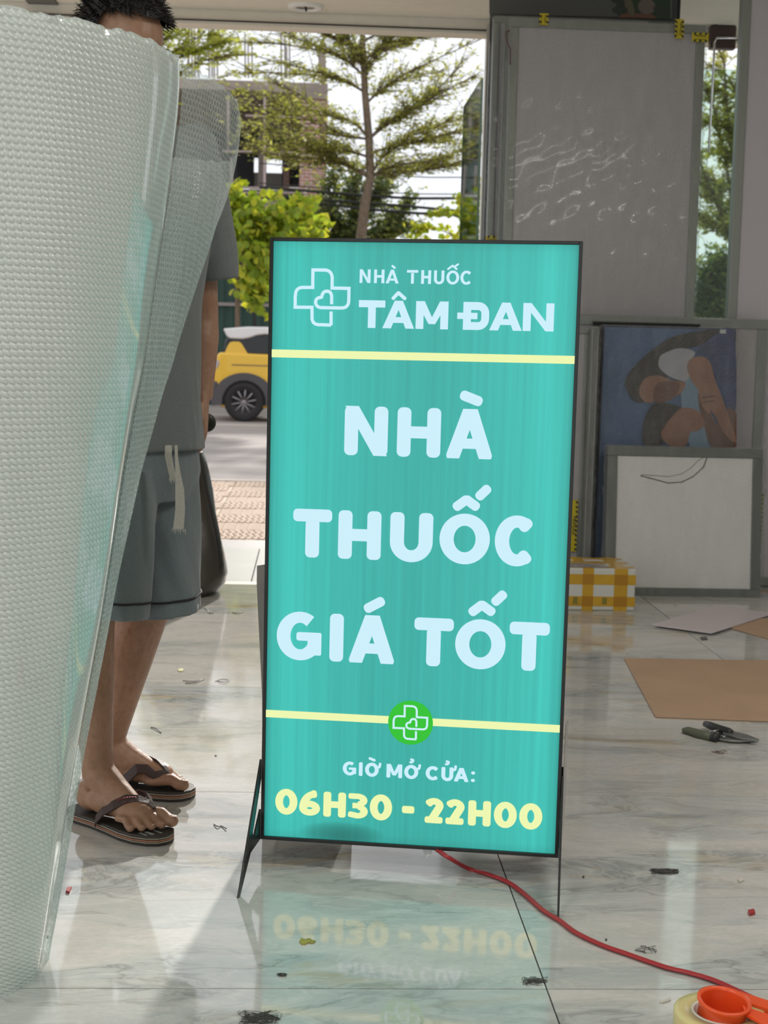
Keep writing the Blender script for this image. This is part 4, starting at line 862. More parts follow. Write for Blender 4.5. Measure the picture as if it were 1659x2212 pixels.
# beach photograph panel
BLUE = M('print_blue', (.075, .145, .30), .3, var=.12, vs=6)
ph = panel('wrapped advertising photo of two people lying under a deep blue sky', PX(1304, 720, 6.26), PX(1592, 720, 6.26), 6.255, PZ(1450, 706, 6.27), .010, .03, .006, BLUE, M('dark_blue_edge', (.03, .05, .10), .4), True, cat='picture panel', name='photo_panel', wr=.006)
HAIRP = M('print_hair', (.035, .028, .025), .3, var=.3, vs=30); SKP = M('print_skin', (.30, .15, .10), .3, var=.15, vs=14); SKD = M('print_skin_shade', (.16, .075, .055), .3); WHP = M('print_white', (.42, .42, .47), .3, var=.08, vs=12); DEN = M('print_denim', (.035, .055, .15), .3, var=.3, vs=10); LTB = M('print_light_blue', (.19, .30, .42), .3)
Q = lambda L_: [(1180+x/2.99, 640+y/2.99) for x, y in L_]
for nm, mt, pts, dd in (
    ('printed_denim', DEN, [(1210, 220), (1080, 240), (970, 360), (1020, 420), (1110, 560), (1150, 640), (1180, 740), (1225, 720)], .002),
    ('printed_sand', SKD, [(1150, 730), (1235, 760), (1238, 968), (1130, 968), (1100, 850)], .0022),
    ('printed_light_cloth', LTB, [(880, 540), (1000, 540), (1010, 760), (1060, 966), (930, 966), (880, 780)], .0024),
    ('printed_long_hair', HAIRP, [(1120, 222), (1010, 222), (830, 258), (720, 320), (600, 420), (520, 520), (515, 590), (560, 670), (620, 685), (660, 620), (740, 560), (800, 500), (760, 430), (800, 360), (980, 320), (1060, 270)], .0026),
    ('printed_face', SKP, [(640, 530), (720, 510), (800, 540), (900, 560), (850, 640), (720, 670), (660, 690), (615, 660), (600, 600)], .0028),
    ('printed_shade', SKD, [(720, 560), (860, 560), (830, 650), (730, 690), (690, 660)], .0030),
    ('printed_shirt', WHP, [(760, 370), (860, 335), (960, 360), (930, 430), (920, 530), (880, 545), (800, 520), (730, 460), (730, 400)], .0030),
    ('printed_arm', SKP, [(940, 400), (1010, 390), (1060, 430), (1090, 540), (1130, 640), (1180, 780), (1230, 940), (1160, 900), (1100, 790), (1040, 700), (990, 620), (930, 530), (910, 450)], .0032),
    ('printed_arm', SKD, [(985, 620), (1040, 700), (1080, 790), (1160, 966), (1060, 966), (1010, 800), (985, 700)], .0034),
    ('printed_second_head', HAIRP, [(700, 690), (820, 700), (900, 740), (860, 800), (780, 860), (740, 966), (640, 966), (620, 880), (640, 780)], .0028),
    ('printed_second_face', SKP, [(820, 770), (880, 720), (980, 740), (1020, 820), (980, 870), (930, 880), (900, 966), (800, 966), (740, 900), (770, 830)], .0036),
    ('printed_hand', SKP, [(985, 600), (1060, 590), (1110, 620), (1100, 680), (1070, 720), (1050, 760), (1030, 740), (1000, 690)], .0038), ('printed_finger_shade', SKD, [(1010, 650), (1090, 640), (1092, 648), (1012, 660)], .0042), ('printed_finger_shade', SKD, [(1015, 680), (1080, 672), (1082, 680), (1018, 690)], .0042),
    ('printed_tag', M('print_tag', (.55, .62, .60), .3), [(1122, 215), (1160, 215), (1160, 240), (1122, 240)], .0030)):
    q_ = Q(pts)
    if nm != 'printed_tag': q_ = [( .5*(2*b_[0]+(c_[0]-a_[0])*t+(2*a_[0]-5*b_[0]+4*c_[0]-d_[0])*t*t+(3*b_[0]-a_[0]-3*c_[0]+d_[0])*t**3), .5*(2*b_[1]+(c_[1]-a_[1])*t+(2*a_[1]-5*b_[1]+4*c_[1]-d_[1])*t*t+(3*b_[1]-a_[1]-3*c_[1]+d_[1])*t**3)) for a_, b_, c_, d_ in [(q_[i-1], q_[i], q_[(i+1) % len(q_)], q_[(i+2) % len(q_)]) for i in range(len(q_))] for t in (0, .25, .5, .75)]
    on_panel(ph, nm, mt, [(min(x, 1591), max(y, 707.5)) for x, y in q_], dd)
# small box in front
sm = panel('small square light box in shiny bubble wrap standing lowest in front', PX(1312, 980, 6.16), PX(1646, 1000, 6.16), 6.08, PZ(1500, 966, 6.16), .11, .05, .044, wr=.008, face=M('bright_acrylic', (.90, .88, .90), .3), framem=M('grey_steel', (.13, .145, .135), .4, .5))
m = MB(); m.tube([P(x, y, 6.09) for x, y in ((1536, 985), (1517, 995), (1500, 1012), (1480, 1024), (1452, 1030), (1392, 1026))], .0028, 6); m.build('brown_wire', M('brown_wire_plastic', (.10, .07, .06), .5), sm)
m = MB(); m.tube([P(x, y, 6.088) for x, y in ((1538, 985), (1528, 1010), (1505, 1030), (1480, 1042), (1450, 1044), (1390, 1028))], .0028, 6); m.build('brown_wire', bpy.data.materials['brown_wire_plastic'], sm)
# ------------------------------------------------------------------ taped parcel
CW = M('white_carton', (.60, .61, .57), .6); AMB = M('amber_tape', (.56, .33, .03), .22, var=.08, vs=15); AMB2 = M('double_amber_tape', (.42, .20, .018), .22)
b0 = G(1370, 1320); bx = V((b0.x-.36, b0.y, 0)); bw, bd, bh = .36, .32, .172
pc = thing('parcel', 'white parcel wrapped in a grid of amber tape on the floor by the sign', 'parcel', (b0.x-bw/2, b0.y+bd/2, 0))
MB().box((b0.x-bw/2, b0.y+bd/2, bh/2), (bw, bd, bh)).build('carton', CW, pc, bevel=.006)
vstr = [(.055, .05), (.165, .045), (.300, .055)]; hstr = [(.038, .040), (.128, .042)]; e = .0012
for x, w_ in vstr+[(.36-.36+.005, .03)]:
    X = b0.x-bw+x
    MB().box((X, b0.y-e/2, bh/2), (w_, e, bh)).build('tape_strip', AMB, pc); MB().box((X, b0.y+bd/2, bh+e/2), (w_, bd, e)).build('tape_strip', AMB, pc)
for z, w_ in hstr:
    MB().box((b0.x-bw/2, b0.y-e, z), (bw, e, w_)).build('tape_strip', AMB, pc); MB().box((b0.x+e/2, b0.y+bd/2, z), (e, bd, w_)).build('tape_strip', AMB, pc)
    for x, w2 in vstr: MB().box((b0.x-bw+x, b0.y-e*1.7, z), (w2, e, w_)).build('tape_overlap', AMB2, pc)
for y, w_ in ((.05, .04), (.17, .05), (.28, .04)): MB().box((b0.x-bw/2, b0.y+y, bh+e*1.2), (bw, w_, e)).build('tape_strip', AMB, pc)
lb = MB().box((b0.x-.21, b0.y+.075, bh+.003), (.20, .10, .001)).build('address_label', M('label_paper', (.40, .36, .34), .4), pc)
m = MB()
for x, y, w_, r_ in ((-.07, -.02, .05, .3), (-.05, -.03, .03, -.5), (.03, -.02, .05, .2), (.05, -.025, .04, .1), (-.01, -.03, .03, 0), (.0, .01, .08, 0), (-.02, .03, .06, 0)): m.box((b0.x-.21+x, b0.y+.075+y, bh+.0038), (w_, .005, .0006), rz=r_)
m.build('scribble', INK, lb, kind='stuff')
for x in (.115, .235): MB().box((b0.x-bw+x, b0.y-.003, .04), (.018, .001, .028)).build('staple_patch', M('olive_patch', (.22, .20, .03), .4) if x < .2 else bpy.data.materials['olive_patch'], pc)
# ------------------------------------------------------------------ sheets on the floor
KRAFT = M('kraft_board', (.46, .31, .20), .75, var=.06, vs=5, bump=.1, bs=90); PINK = M('pale_sheet', (.60, .54, .57), .45); PINK.name = 'pale_plastic_sheet'
def sheet(name, label, cat, px, z, th, mat, em):
    pts = [G(x, y, z+th) for x, y in px]; c = sum(pts, V((0, 0, 0)))/len(pts); t = thing(name, label, cat, (c.x, c.y, z))
    MB().prism([p-V((0, 0, th)) for p in pts], (0, 0, th)).build('board', mat, t, bevel=.0006, seg=1); return t
sheet('cardboard_sheet', 'large brown hardboard sheet lying on the floor behind the pliers', 'board', [(1348, 1421), (1416, 1547), (1640, 1556), (1800, 1560), (1760, 1428)], .001, .004, KRAFT, 0)
sheet('cardboard_sheet', 'small brown sheet lying under the pale pink board', 'board', [(1576, 1355), (1640, 1334), (1720, 1345), (1720, 1395)], .001, .004, KRAFT, 0)
sheet('pale_board', 'pale pinkish square board lying on the floor in front of the wrapped boxes', 'board', [(1408, 1349), (1537, 1367), (1672, 1324), (1547, 1307)], .006, .004, PINK, 0)
# ------------------------------------------------------------------ pliers
OL = M('olive_grip', (.10, .11, .075), .5); BKP = M('black_grip', (.02, .022, .02), .45); STL = M('dull_steel', (.35, .36, .35), .3, .9)
pl = thing('pliers', 'wire stripper pliers with olive and black handles lying on the floor', 'pliers', G(1545, 1585))
g_ = lambda x, y, z=.010: G(x, y, z)
MB().tube([g_(1474, 1578), g_(1485, 1578), g_(1510, 1586), g_(1540, 1593)], [.007, .011, .013, .012], 14).build('olive_handle', OL, pl)
MB().tube([g_(1538, 1592), g_(1551, 1595)], .0145, 14).build('collar', BKP, pl)
MB().tube([g_(1524, 1564, .016), g_(1535, 1568, .018), g_(1556, 1575, .018), g_(1575, 1580, .018), g_(1583, 1583, .016)], [.009, .011, .011, .010, .007], 14).build('black_handle', BKP, pl)
MB().tube([g_(1534, 1582, .012), g_(1553, 1577, .018)], .004, 8).build('spring', STL, pl)
MB().prism([g_(1552, 1588, .004), g_(1552, 1599, .004), g_(1575, 1603, .004), g_(1600, 1604, .004), g_(1640, 1601, .004), g_(1612, 1590, .004), g_(1585, 1584, .004)], (0, 0, .006)).build('jaw', STL, pl, bevel=.001)
MB().prism([g_(1560, 1580, .011), g_(1562, 1588, .011), g_(1590, 1596, .011), g_(1638, 1603, .011), g_(1600, 1590, .011), g_(1580, 1582, .011)], (0, 0, .006)).build('jaw', STL, pl, bevel=.001)
MB().lathe([(0, .004), (.006, .004), (.006, 0)], c=g_(1563, 1592, .012), n=12).build('pivot_screw', STL, pl)
# ------------------------------------------------------------------ red cable
cb = thing('power_cable', 'red power cable running from under the teal sign across the floor', 'cable', (.45, 2.6, 0))
pts = [S(.335, .005, -.03), P(948, 1838, 2.755), P(970, 1853, 2.73)]+[G(x, y, .0045) for x, y in ((1012, 1876), (1047, 1886), (1096, 1905), (1130, 1929), (1173, 1966), (1208, 1988), (1245, 2015), (1302, 2042), (1353, 2060), (1437, 2089), (1487, 2101), (1538, 2116), (1582, 2135), (1660, 2172), (1760, 2225))]
def catmull(p, n=8):
    out = []
    for i in range(len(p)-1):
        a, b_, c, d = p[max(i-1, 0)], p[i], p[i+1], p[min(i+2, len(p)-1)]
        for k in range(n): t = k/n; out.append(.5*((2*b_)+(c-a)*t+(2*a-5*b_+4*c-d)*t*t+(3*b_-a-3*c+d)*t**3))
    return out+[p[-1]]
RED = M('red_cable_jacket', (.36, .025, .03), .35)
for k in (-1, 1): MB().tube([p+V((.0016*k, .0016*k, 0)) for p in catmull(pts)], .0032, 8).build('cable_core', RED, cb)
MB().prism([S(.325, .002, -.02), S(.352, .002, -.02), S(.347, -.014, -.01), S(.336, -.020, -.008)], (0, .001, 0)).build('clear_tape_tab', FILM, cb)
# ------------------------------------------------------------------ tape roll with orange dispenser
tc_ = G(1556, 2172, .060); tcx = V((tc_.x, tc_.y, 0))
tr = thing('tape_roll', 'roll of yellowish clear packing tape lying flat at the lower right', 'tape roll', tcx)
tm = N('clear_tape_winding'); tm.set(Base_Color=(.62, .55, .26), Roughness=.25, Subsurface_Weight=.3); wv = tm.n('TexWave', wave_type='RINGS'); wv.inputs['Scale'].default_value = 150
MB().lathe([(.043, 0), (.0685, 0), (.070, .002), (.070, .048), (.0685, .050), (.043, .050)], c=tcx, n=64, close=True).build('tape_winding', tm.m, tr)
MB().lathe([(.0385, .0), (.043, .0), (.043, .0512), (.0385, .0512)], c=tcx, n=48, close=True).build('paper_core', M('white_paper_core', (.70, .66, .60), .8), tr)
dp = thing('tape_dispenser', 'glossy orange-red plastic tape dispenser set into the clear tape roll', 'tape dispenser', tcx)
ORG = M('orange_plastic', (.80, .09, .02), .22)
Rt = Euler((.10, .05, 0)).to_matrix()
MB().lathe([(.0345, .006), (.0375, .006), (.0375, .066), (.041, .070), (.041, .073), (.036, .073), (.0345, .069)], c=tcx, n=56, R=Rt, close=True).build('hub_ring', ORG, dp)
MB().lathe([(0, .012), (.0345, .012), (.0345, .016), (0, .016)], c=tcx, n=40, R=Rt).build('hub_floor', ORG, dp)
h_ = lambda x, y, z=.062: G(x, y, z)
MB().prism([h_(1602, 2170), h_(1612, 2190), h_(1680, 2225), h_(1720, 2235), h_(1720, 2205), h_(1655, 2188)], (0, 0, -.006)).build('arm', ORG, dp, bevel=.0015)
MB().prism([h_(1547, 2132, .055), h_(1585, 2136, .055), h_(1660, 2160, .055), h_(1740, 2190, .055), h_(1740, 2205, .055), h_(1650, 2176, .055), h_(1600, 2160, .055), h_(1548, 2143, .055)], (0, 0, -.020)).build('handle_plate', ORG, dp, bevel=.0015)
MB().prism([h_(1700, 2185, .055), h_(1745, 2195, .055), h_(1745, 2238, .055), h_(1700, 2228, .055)], (0, 0, -.045)).build('grip', ORG, dp, bevel=.003)
# ------------------------------------------------------------------ brown package and the grey board behind the sign
BRN = M('brown_kraft_wrap', (.085, .062, .045), .45, var=.25, vs=7, bump=.5, bs=22, bd=.01)
pk = thing('wrapped_package', 'big brown package in creased clear film leaning behind the man', 'package', (-.55, 6.0, 0))
m = MB(); secs = []
for t in [q/14 for q in range(15)]:
    z = .585*t; xr = P(491, 1262, 5.9).x*(1-t)+P(436, 940, 6.05).x*t
    xr += .012*math.sin(math.pi*t)-(.05*(1-t/.1) if t < .1 else 0); xl = -.95+.34*t; yc = 5.98+.12*t; dth = .16*(1-.55*t)
    out = []
    for j in range(24):
        a = 2*math.pi*j/24; ca, sa = math.cos(a), math.sin(a); ca = math.copysign(abs(ca)**.8, ca); sa = math.copysign(abs(sa)**.8, sa)
        out.append(((xl+xr)/2+(xr-xl)/2*ca+.006*math.sin(9*t+j), yc+dth*sa+.006*math.sin(13*t+2*j), z))
    secs.append(out)
m.loft(secs); m.build('package_body', BRN, pk)
m = MB(); m.loft([[((x-(-.55))*1.012-.55, (y-6)*1.05+6, z*1.004) for x, y, z in s_] for s_ in secs], cap=False); m.build('clear_film_wrap', FILM, pk)
gbd = thing('grey_board', 'narrow grey wrapped board leaning just behind the left side of the teal sign', 'board', (S(.0, 0, -.30)*1).xyz*1-V((0, 0, (S(0, 0, 0)).z)))
GB = M('grey_board_wrap', (.34, .32, .295), .5, var=.12, vs=9, bump=.3, bs=40, bd=.004)
a0, a1 = P(555, 1222, 3.02), P(566, 1500, 3.05); a2 = V((a1.x+.006, 3.06, .002)); m = MB()
m.loft([[p, p+V((.030, -.004, .006*q)), p+V((.200, .05, 0)), p+V((.170, .056, 0))] for q, p in ((0, a2), (0, a1), (0, a0-V((0, 0, .04))), (1, a0))], smooth=False); m.build('board_body', GB, gbd)
# ------------------------------------------------------------------ litter on the floor
DK = M('dark_scrap', (.05, .05, .045), .5); LEAFM = M('dry_leaf', (.30, .29, .05), .6, var=.3, vs=200); REDS = M('red_scrap', (.35, .03, .03), .4); WH = M('white_scrap', (.55, .52, .46), .5); OLS = M('olive_scrap', (.20, .20, .10), .6)
def curl(name, label, cat, px, mat, r=.0009, parts='strand'):
    p3 = [G(x, y, .0015+.002*(i % 2)) for i, (x, y) in enumerate(px)]; t = thing(name, label, cat, (p3[0].x, p3[0].y, 0)); MB().tube(catmull(p3, 4), r, 5).build(parts, mat, t)
for px, lab, r in (
    ([(326, 1571), (338, 1574), (348, 1583)], 'thin curved dark scrap on the floor right of the man\'s calf', .0014),
    ([(441, 1313), (449, 1318), (450, 1324), (461, 1325)], 'small dark scrap beside the hem of the shorts', .0013),
    ([(502, 1323), (514, 1325), (527, 1323)], 'short dark scrap on the floor between the shorts and the sign', .0013),
    ([(395, 1470), (420, 1472), (440, 1467), (425, 1474), (400, 1476)], 'crumpled dark film strip lying beside a tile joint', .0012),
    ([(465, 1472), (480, 1467), (495, 1470), (482, 1474), (470, 1471)], 'smaller curled film strip right of the crumpled one', .0010),
    ([(462, 1780), (470, 1785), (478, 1784), (489, 1790)], 'bent dark scrap on the floor right of the front flip-flop', .0012)):
    curl('scrap', lab, 'scrap', px, DK, r)
def tangle(label, cx, cy, rx, ry, n, seed, mat=DK, r=.0004):
    rs = np.random.RandomState(seed); c = G(cx, cy); t = thing('tangled_fibres', label, 'fibre tangle', (c.x, c.y, 0)); m = MB()
    for k in range(n):
        px = [(cx+rx*rs.uniform(-1, 1), cy+ry*rs.uniform(-1, 1)) for _ in range(5)]; m.tube(catmull([G(x, y, rs.uniform(.0006, .0025)) for x, y in px], 4), r, 4)
    m.build('fibres', mat, t, kind='stuff')
tangle('dark wiry tangle of fibres on the floor at the bottom edge', 560, 2198, 44, 16, 26, 1)
tangle('wiry tangle of fibres lying on the tile joint left of the cable', 1156, 2120, 28, 11, 12, 2)
tangle('black fluffy tangle on the floor right of the sign stand', 1436, 1882, 30, 6, 22, 3, DK, .0007)
tangle('loose grey fibre beside the middle of the red cable', 1390, 2052, 28, 9, 5, 4)
tangle('tiny dark fibre ball in the reflection of the sign', 609, 2105, 11, 3, 9, 5, DK, .0005)
tangle('faint scratch of fibre below the pliers', 1553, 1624, 20, 5, 4, 6, M('rusty_fibre', (.14, .09, .06), .6))
def chip(name, label, cat, px, mat, th=.002):
    pts = [G(x, y, .0005) for x, y in px]; t = thing(name, label, cat, (pts[0].x, pts[0].y, 0)); MB().prism(pts, (0, 0, th)).build('piece', mat, t)
chip('leaf', 'small yellow-green dry leaf lying in the reflection of the sign', 'leaf', [(647, 2035), (650, 2028), (660, 2031), (668, 2028), (675, 2033), (682, 2034), (676, 2039), (666, 2037), (660, 2041), (652, 2041)], LEAFM)
chip('leaf', 'tiny green leaf on the floor right of the man\'s knees', 'leaf', [(384, 1447), (392, 1444), (398, 1447), (394, 1451), (386, 1451)], LEAFM)
chip('red_scrap', 'tiny red plastic bit beside the bubble wrap roll', 'scrap', [(142, 1928), (146, 1920), (155, 1919), (150, 1930)], REDS, .004)
chip('red_scrap', 'tiny red plastic bit near the right edge of the floor', 'scrap', [(1615, 1972), (1628, 1969), (1631, 1976), (1619, 1979)], REDS, .006)
chip('grey_scrap', 'small grey chip between the pale board and the hardboard sheet', 'scrap', [(1512, 1377), (1526, 1376), (1529, 1382), (1515, 1383)], M('grey_scrap', (.10, .10, .10), .5))
chip('white_scrap', 'small white crumb on the floor above the right red bit', 'scrap', [(1593, 1901), (1603, 1899), (1607, 1904), (1597, 1907)], WH, .003)
chip('white_scrap', 'pale sliver on the floor left of the tape roll', 'scrap', [(1424, 2165), (1440, 2160), (1448, 2157), (1449, 2162), (1430, 2168)], WH, .002)
for i, (x, y) in enumerate(((466, 1632), (1309, 2031), (1260, 1895), (1460, 1307), (103, 2024), (1354, 1411))):
    chip('crumb', ('dark crumb on the floor left of the sign', 'dark crumb just below the red cable', 'dark crumb right of the stand foot', 'pale crumb left of the pink board', 'black speck beside the foot of the roll', 'white crumb left of the hardboard corner')[i], 'crumb', [(x-2, y), (x, y-2), (x+2.5, y-.5), (x+1, y+2)], WH if i in (3, 5) else DK, .002)
# ================================================================== OUTSIDE
PAVE = M('peach_paving', (.46, .34, .25), .8, var=.06, vs=9, bump=.2, bs=120); PAVJ = M('pavement_bed', (.30, .24, .19), .9)
ZP, ZR = -.12, -.30
sw = MB().box((0, 10.1, ZP-.06), (30, 4.6, .06)).build('sidewalk', PAVJ, kind='structure')
TP = .40; m = MB().box((0, 0, -.010), (TP-.006, TP-.006, .014))
step = .0400; n = int(TP/step)
for r in range(5):
    y0 = -TP/2+.04+r*.08
    for c in range(n):
        x = -TP/2+.012+c*step
        if x+.036 > TP/2: continue
        s = 1 if (r % 2) else -1; w = .030; h = .034
        m.prism([(x, y0-h, -.003), (x+w, y0-h, -.003), (x+w+s*.0+.012*s, y0+h, -.003), (x+.012*s, y0+h, -.003)], (0, 0, .007))
pm = m.mesh('paving_tile', PAVE)
for i in range(-9, 11):
    for j in range(11):
        o = link('paving_tile', pm, sw); o.location = (-.62+(i+.5)*TP, 7.80+(j+.5)*TP, ZP-.010)
        if (i+j) % 2: o.rotation_euler = (0, 0, math.pi/2)
MB().box((0, 12.28, ZP-.03), (30, .16, .06)).build('trim_7', M('kerb_stone', (.40, .34, .29), .8, var=.08), kind='structure', bevel=.01)
def roadmat():
    m = N('dusty_asphalt'); f = m.noise(m.coord(scale=(.08, 1.2, 1)), 1.2, 5); g = m.noise(m.coord(), 40, 4)
    c = m.ramp(f, [(.35, (.26, .225, .21)), (.65, (.36, .315, .285))]); c = m.mix(m.ramp(g, [(.3, .25), (.6, 0.)]), c, (.22, .20, .19)); m.set(Base_Color=c, Roughness=.9); m.bump(g, .3, .01); return m.m
MB().box((0, 25, ZR-.1), (90, 26, .2)).build('road', roadmat(), kind='structure')
MB().box((0, 23.6, ZR+.002), (90, .14, .004)).build('road_marking', M('worn_white_paint', (.66, .60, .52), .8, var=.15, vs=3), kind='structure')
MB().box((0, 60, ZR-.1), (160, 44, .2)).build('ground', M('dusty_ground', (.38, .32, .26), .9, var=.1, vs=1), kind='structure')

# ------------------------------------------------------------------ green corrugated fence
FY = 31.0
fz0, fz1 = ZR, P(520, 592, FY).z
fn = thing('corrugated_fence', 'dark green corrugated metal fence behind the yellow car', 'fence', (0, FY, ZR))
FG = M('dark_green_metal', (.022, .060, .048), .6, var=.15, vs=1.5)
m = MB(); xx = []; x = 0.; 
while x < 1.19: xx += [(x, 0), (x+.04, -.03), (x+.10, -.03), (x+.14, 0)]; x += .20
vs = [(a, y, z) for z in (0, fz1-fz0) for a, y in xx]; k = len(xx); m.add(vs, [(i, i+1, k+i+1, k+i) for i in range(k-1)])
fp = m.mesh('fence_panel', FG)
for i in range(-14, 18): o = link('fence_panel', fp, fn); o.location = (i*1.2, 0, 0)
for z in (P(520, 658, FY).z,): MB().box((0, -.05, z-ZR), (40, .04, .07)).build('rail', M('pale_rail', (.30, .26, .25), .6), fn, world=False)
# ------------------------------------------------------------------ unfinished building
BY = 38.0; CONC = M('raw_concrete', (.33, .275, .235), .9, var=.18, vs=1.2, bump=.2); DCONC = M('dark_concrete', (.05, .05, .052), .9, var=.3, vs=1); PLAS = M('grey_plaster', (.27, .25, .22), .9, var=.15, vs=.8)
def brickmat():
    m = N('orange_brick'); bt = m.n('TexBrick'); bt.inputs['Scale'].default_value = 1; bt.inputs['Brick Width'].default_value = .22; bt.inputs['Row Height'].default_value = .085; bt.inputs['Mortar Size'].default_value = .014
    bt.inputs['Color1'].default_value = (.48, .25, .19, 1); bt.inputs['Color2'].default_value = (.38, .17, .13, 1); bt.inputs['Mortar'].default_value = (.50, .42, .38, 1); m.l(m.coord(rot=(math.pi/2, 0, 0)), bt.inputs[0]); m.set(Base_Color=bt.outputs[0], Roughness=.9); return m.m
BRICK = brickmat()
bl = thing('unfinished_building', 'unfinished concrete and brick building with bare reinforcing bars across the road', 'building', (P(560, 500, BY).x, BY, ZR))
def slab(name, mat, x0, y0, x1, y1, d=.3, dy=0, Y=BY, par=None, **k):
    a = P(x0, y0, Y+dy); c = P(x1, y1, Y+dy); return MB().box(((a.x+c.x)/2, Y+dy+d/2, (a.z+c.z)/2), (abs(c.x-a.x), d, abs(a.z-c.z))).build(name, mat, par or bl, **k)
slab('roof_slab', CONC, 300, 166, 708, 202, 8); slab('upper_beam', CONC, 640, 196, 706, 214, .4, -.05)
slab('brick_pier', BRICK, 650, 214, 704, 430, .5, .02); slab('floor_slab', DCONC, 300, 402, 655, 428, 8, .01); slab('plaster_wall', PLAS, 560, 428, 704, 822, .3, .05)
slab('rear_wall', DCONC, 300, 190, 548, 405, .2, 7.5); slab('rear_wall', DCONC, 612, 190, 700, 405, .2, 7.5); slab('rear_wall', DCONC, 540, 190, 620, 342, .2, 7.51); slab('rear_wall', PLAS, 540, 372, 620, 405, .2, 7.52)
slab('side_wall', DCONC, 690, 215, 704, 405, 7, .5); slab('column', CONC, 560, 205, 574, 405, .4, 2.5); slab('column', DCONC, 500, 205, 512, 405, .4, 3.0)
MB().box((-4, BY+4, ZR-.0+.25), (7, 8, .5)).build('foundation', CONC, bl)
slab('ground_floor_wall', DCONC, 300, 430, 560, 806, .3, 4); slab('rear_brick', BRICK, 612, 360, 625, 405, .2, 7.4)
RB = M('rusty_bar', (.20, .15, .13), .7); PIPE = M('scaffold_pipe', (.42, .32, .30), .5, .3)
for x, y0, y1 in ((408, 48, 168), (415, 50, 168), (421, 52, 168), (429, 50, 168), (452, 55, 168), (458, 50, 168), (463, 60, 168), (470, 90, 168), (530, 70, 168), (537, 92, 168), (545, 88, 168), (608, 70, 168), (616, 80, 168), (626, 70, 168), (690, 96, 168), (697, 96, 168), (703, 110, 168), (620, 100, 168)):
    MB().tube([P(x, y1, BY+.6), P(x-1, y0, BY+.6)], .022, 5).build('reinforcing_bar', RB, bl)
MB().box((P(697, 130, BY).x, BY+.6, P(697, 130, BY).z), (.16, .16, 1.1)).build('column_stub', CONC, bl)
sc_ = thing('scaffolding', 'rusty pipe scaffolding standing in front of the unfinished building', 'scaffolding', (P(560, 600, BY-1).x, BY-1.0, ZR))
for pts in ([(572, 205), (570, 838)], [(476, 340), (474, 836)], [(504, 600), (500, 340)], [(537, 640), (538, 715)], [(500, 600), (506, 712)], [(493, 205), (493, 330)]): MB().tube([P(x, y, BY-1) for x, y in pts], .035, 6).build('upright_pipe', PIPE, sc_)
for pts in ([(530, 250), (650, 254)], [(480, 404), (662, 409)], [(480, 327), (650, 330)], [(474, 612), (545, 620)], [(500, 545), (580, 548)], [(500, 416), (660, 417)]): MB().tube([P(x, y, BY-1.05) for x, y in pts], .03, 6).build('cross_pipe', PIPE, sc_)
# a distant pale house seen through and beside
hs = thing('distant_house', 'pale distant house glimpsed through the unfinished building', 'house', (P(600, 500, 70).x, 70, ZR))
MB().box((-2, 72.6, ZR+.5), (2.4, 5, 1.0)).build('foundation', CONC, hs)
slab('wall', M('pale_wall', (.60, .60, .58), .9), 540, 385, 640, 768, 5, 0, 70, hs); slab('roof', M('pale_roof', (.45, .40, .38), .9), 536, 381, 644, 387, 5.2, -.1, 70, hs)
# ------------------------------------------------------------------ trees
def tubes(m, pts, r0, r1, n=6):
    k = len(pts); m.tube(pts, [r0+(r1-r0)*i/(k-1) for i in range(k)], n)
def leaves(name, C_, size, mats, parent, rs, flat=.55, shape=1.0, normals=None, **pr):
    C_ = np.asarray(C_); n = len(C_); a = rs.rand(n)*2*np.pi; tilt = rs.normal(size=(n, 3)); nrm = np.stack([tilt[:, 0]*(1-flat), tilt[:, 1]*(1-flat)-.25, np.abs(tilt[:, 2])*.4+flat], 1); nrm /= np.linalg.norm(nrm, axis=1)[:, None]
    u = np.stack([np.cos(a), np.sin(a), np.zeros(n)], 1); u -= nrm*(u*nrm).sum(1)[:, None]; u /= np.linalg.norm(u, axis=1)[:, None]; w = np.cross(nrm, u); s = (size*(.6+.8*rs.rand(n)))[:, None]
    v = np.stack([C_-u*s, C_+w*s*.42*shape-u*s*.1+nrm*s*.1, C_+u*s, C_-w*s*.42*shape-u*s*.1+nrm*s*.1], 1).reshape(-1, 3)
    f = np.arange(4*n).reshape(-1, 4); off = np.array(root_of(parent)); me = npmesh(name, v-off, f, mats, False, rs.randint(0, len(mats), n)); return link(name, me, parent, kind='stuff', **pr)
def leafm(name, c, tr=.6):
    m = N(name); m.set(Base_Color=c, Roughness=.5); t = m.n('BsdfTranslucent'); t.inputs[0].default_value = (c[0]*1.5, c[1]*1.5, c[2]*.8, 1); x = m.n('MixShader'); x.inputs[0].default_value = tr; m.l(m.b.outputs[0], x.inputs[1]); m.l(t.outputs[0], x.inputs[2]); m.l(x.outputs[0], m.out.inputs[0]); return m.m
LF = [leafm('leaf_green', (.34, .35, .10)), leafm('leaf_olive', (.38, .37, .13)), leafm('leaf_dark', (.25, .27, .09)), leafm('leaf_lime', (.40, .42, .15))]
LY = [leafm('leaf_yellow_green', (.36, .40, .04)), leafm('leaf_mid_green', (.24, .32, .04)), leafm('leaf_yellow', (.44, .43, .05)), leafm('leaf_fresh', (.29, .38, .05))]
LD = [leafm('leaf_deep', (.07, .11, .04)), leafm('leaf_deep_olive', (.12, .16, .07))]
BARK = M('grey_brown_bark', (.17, .125, .09), .9, var=.25, vs=12, bump=.5, bs=30, bd=.02)
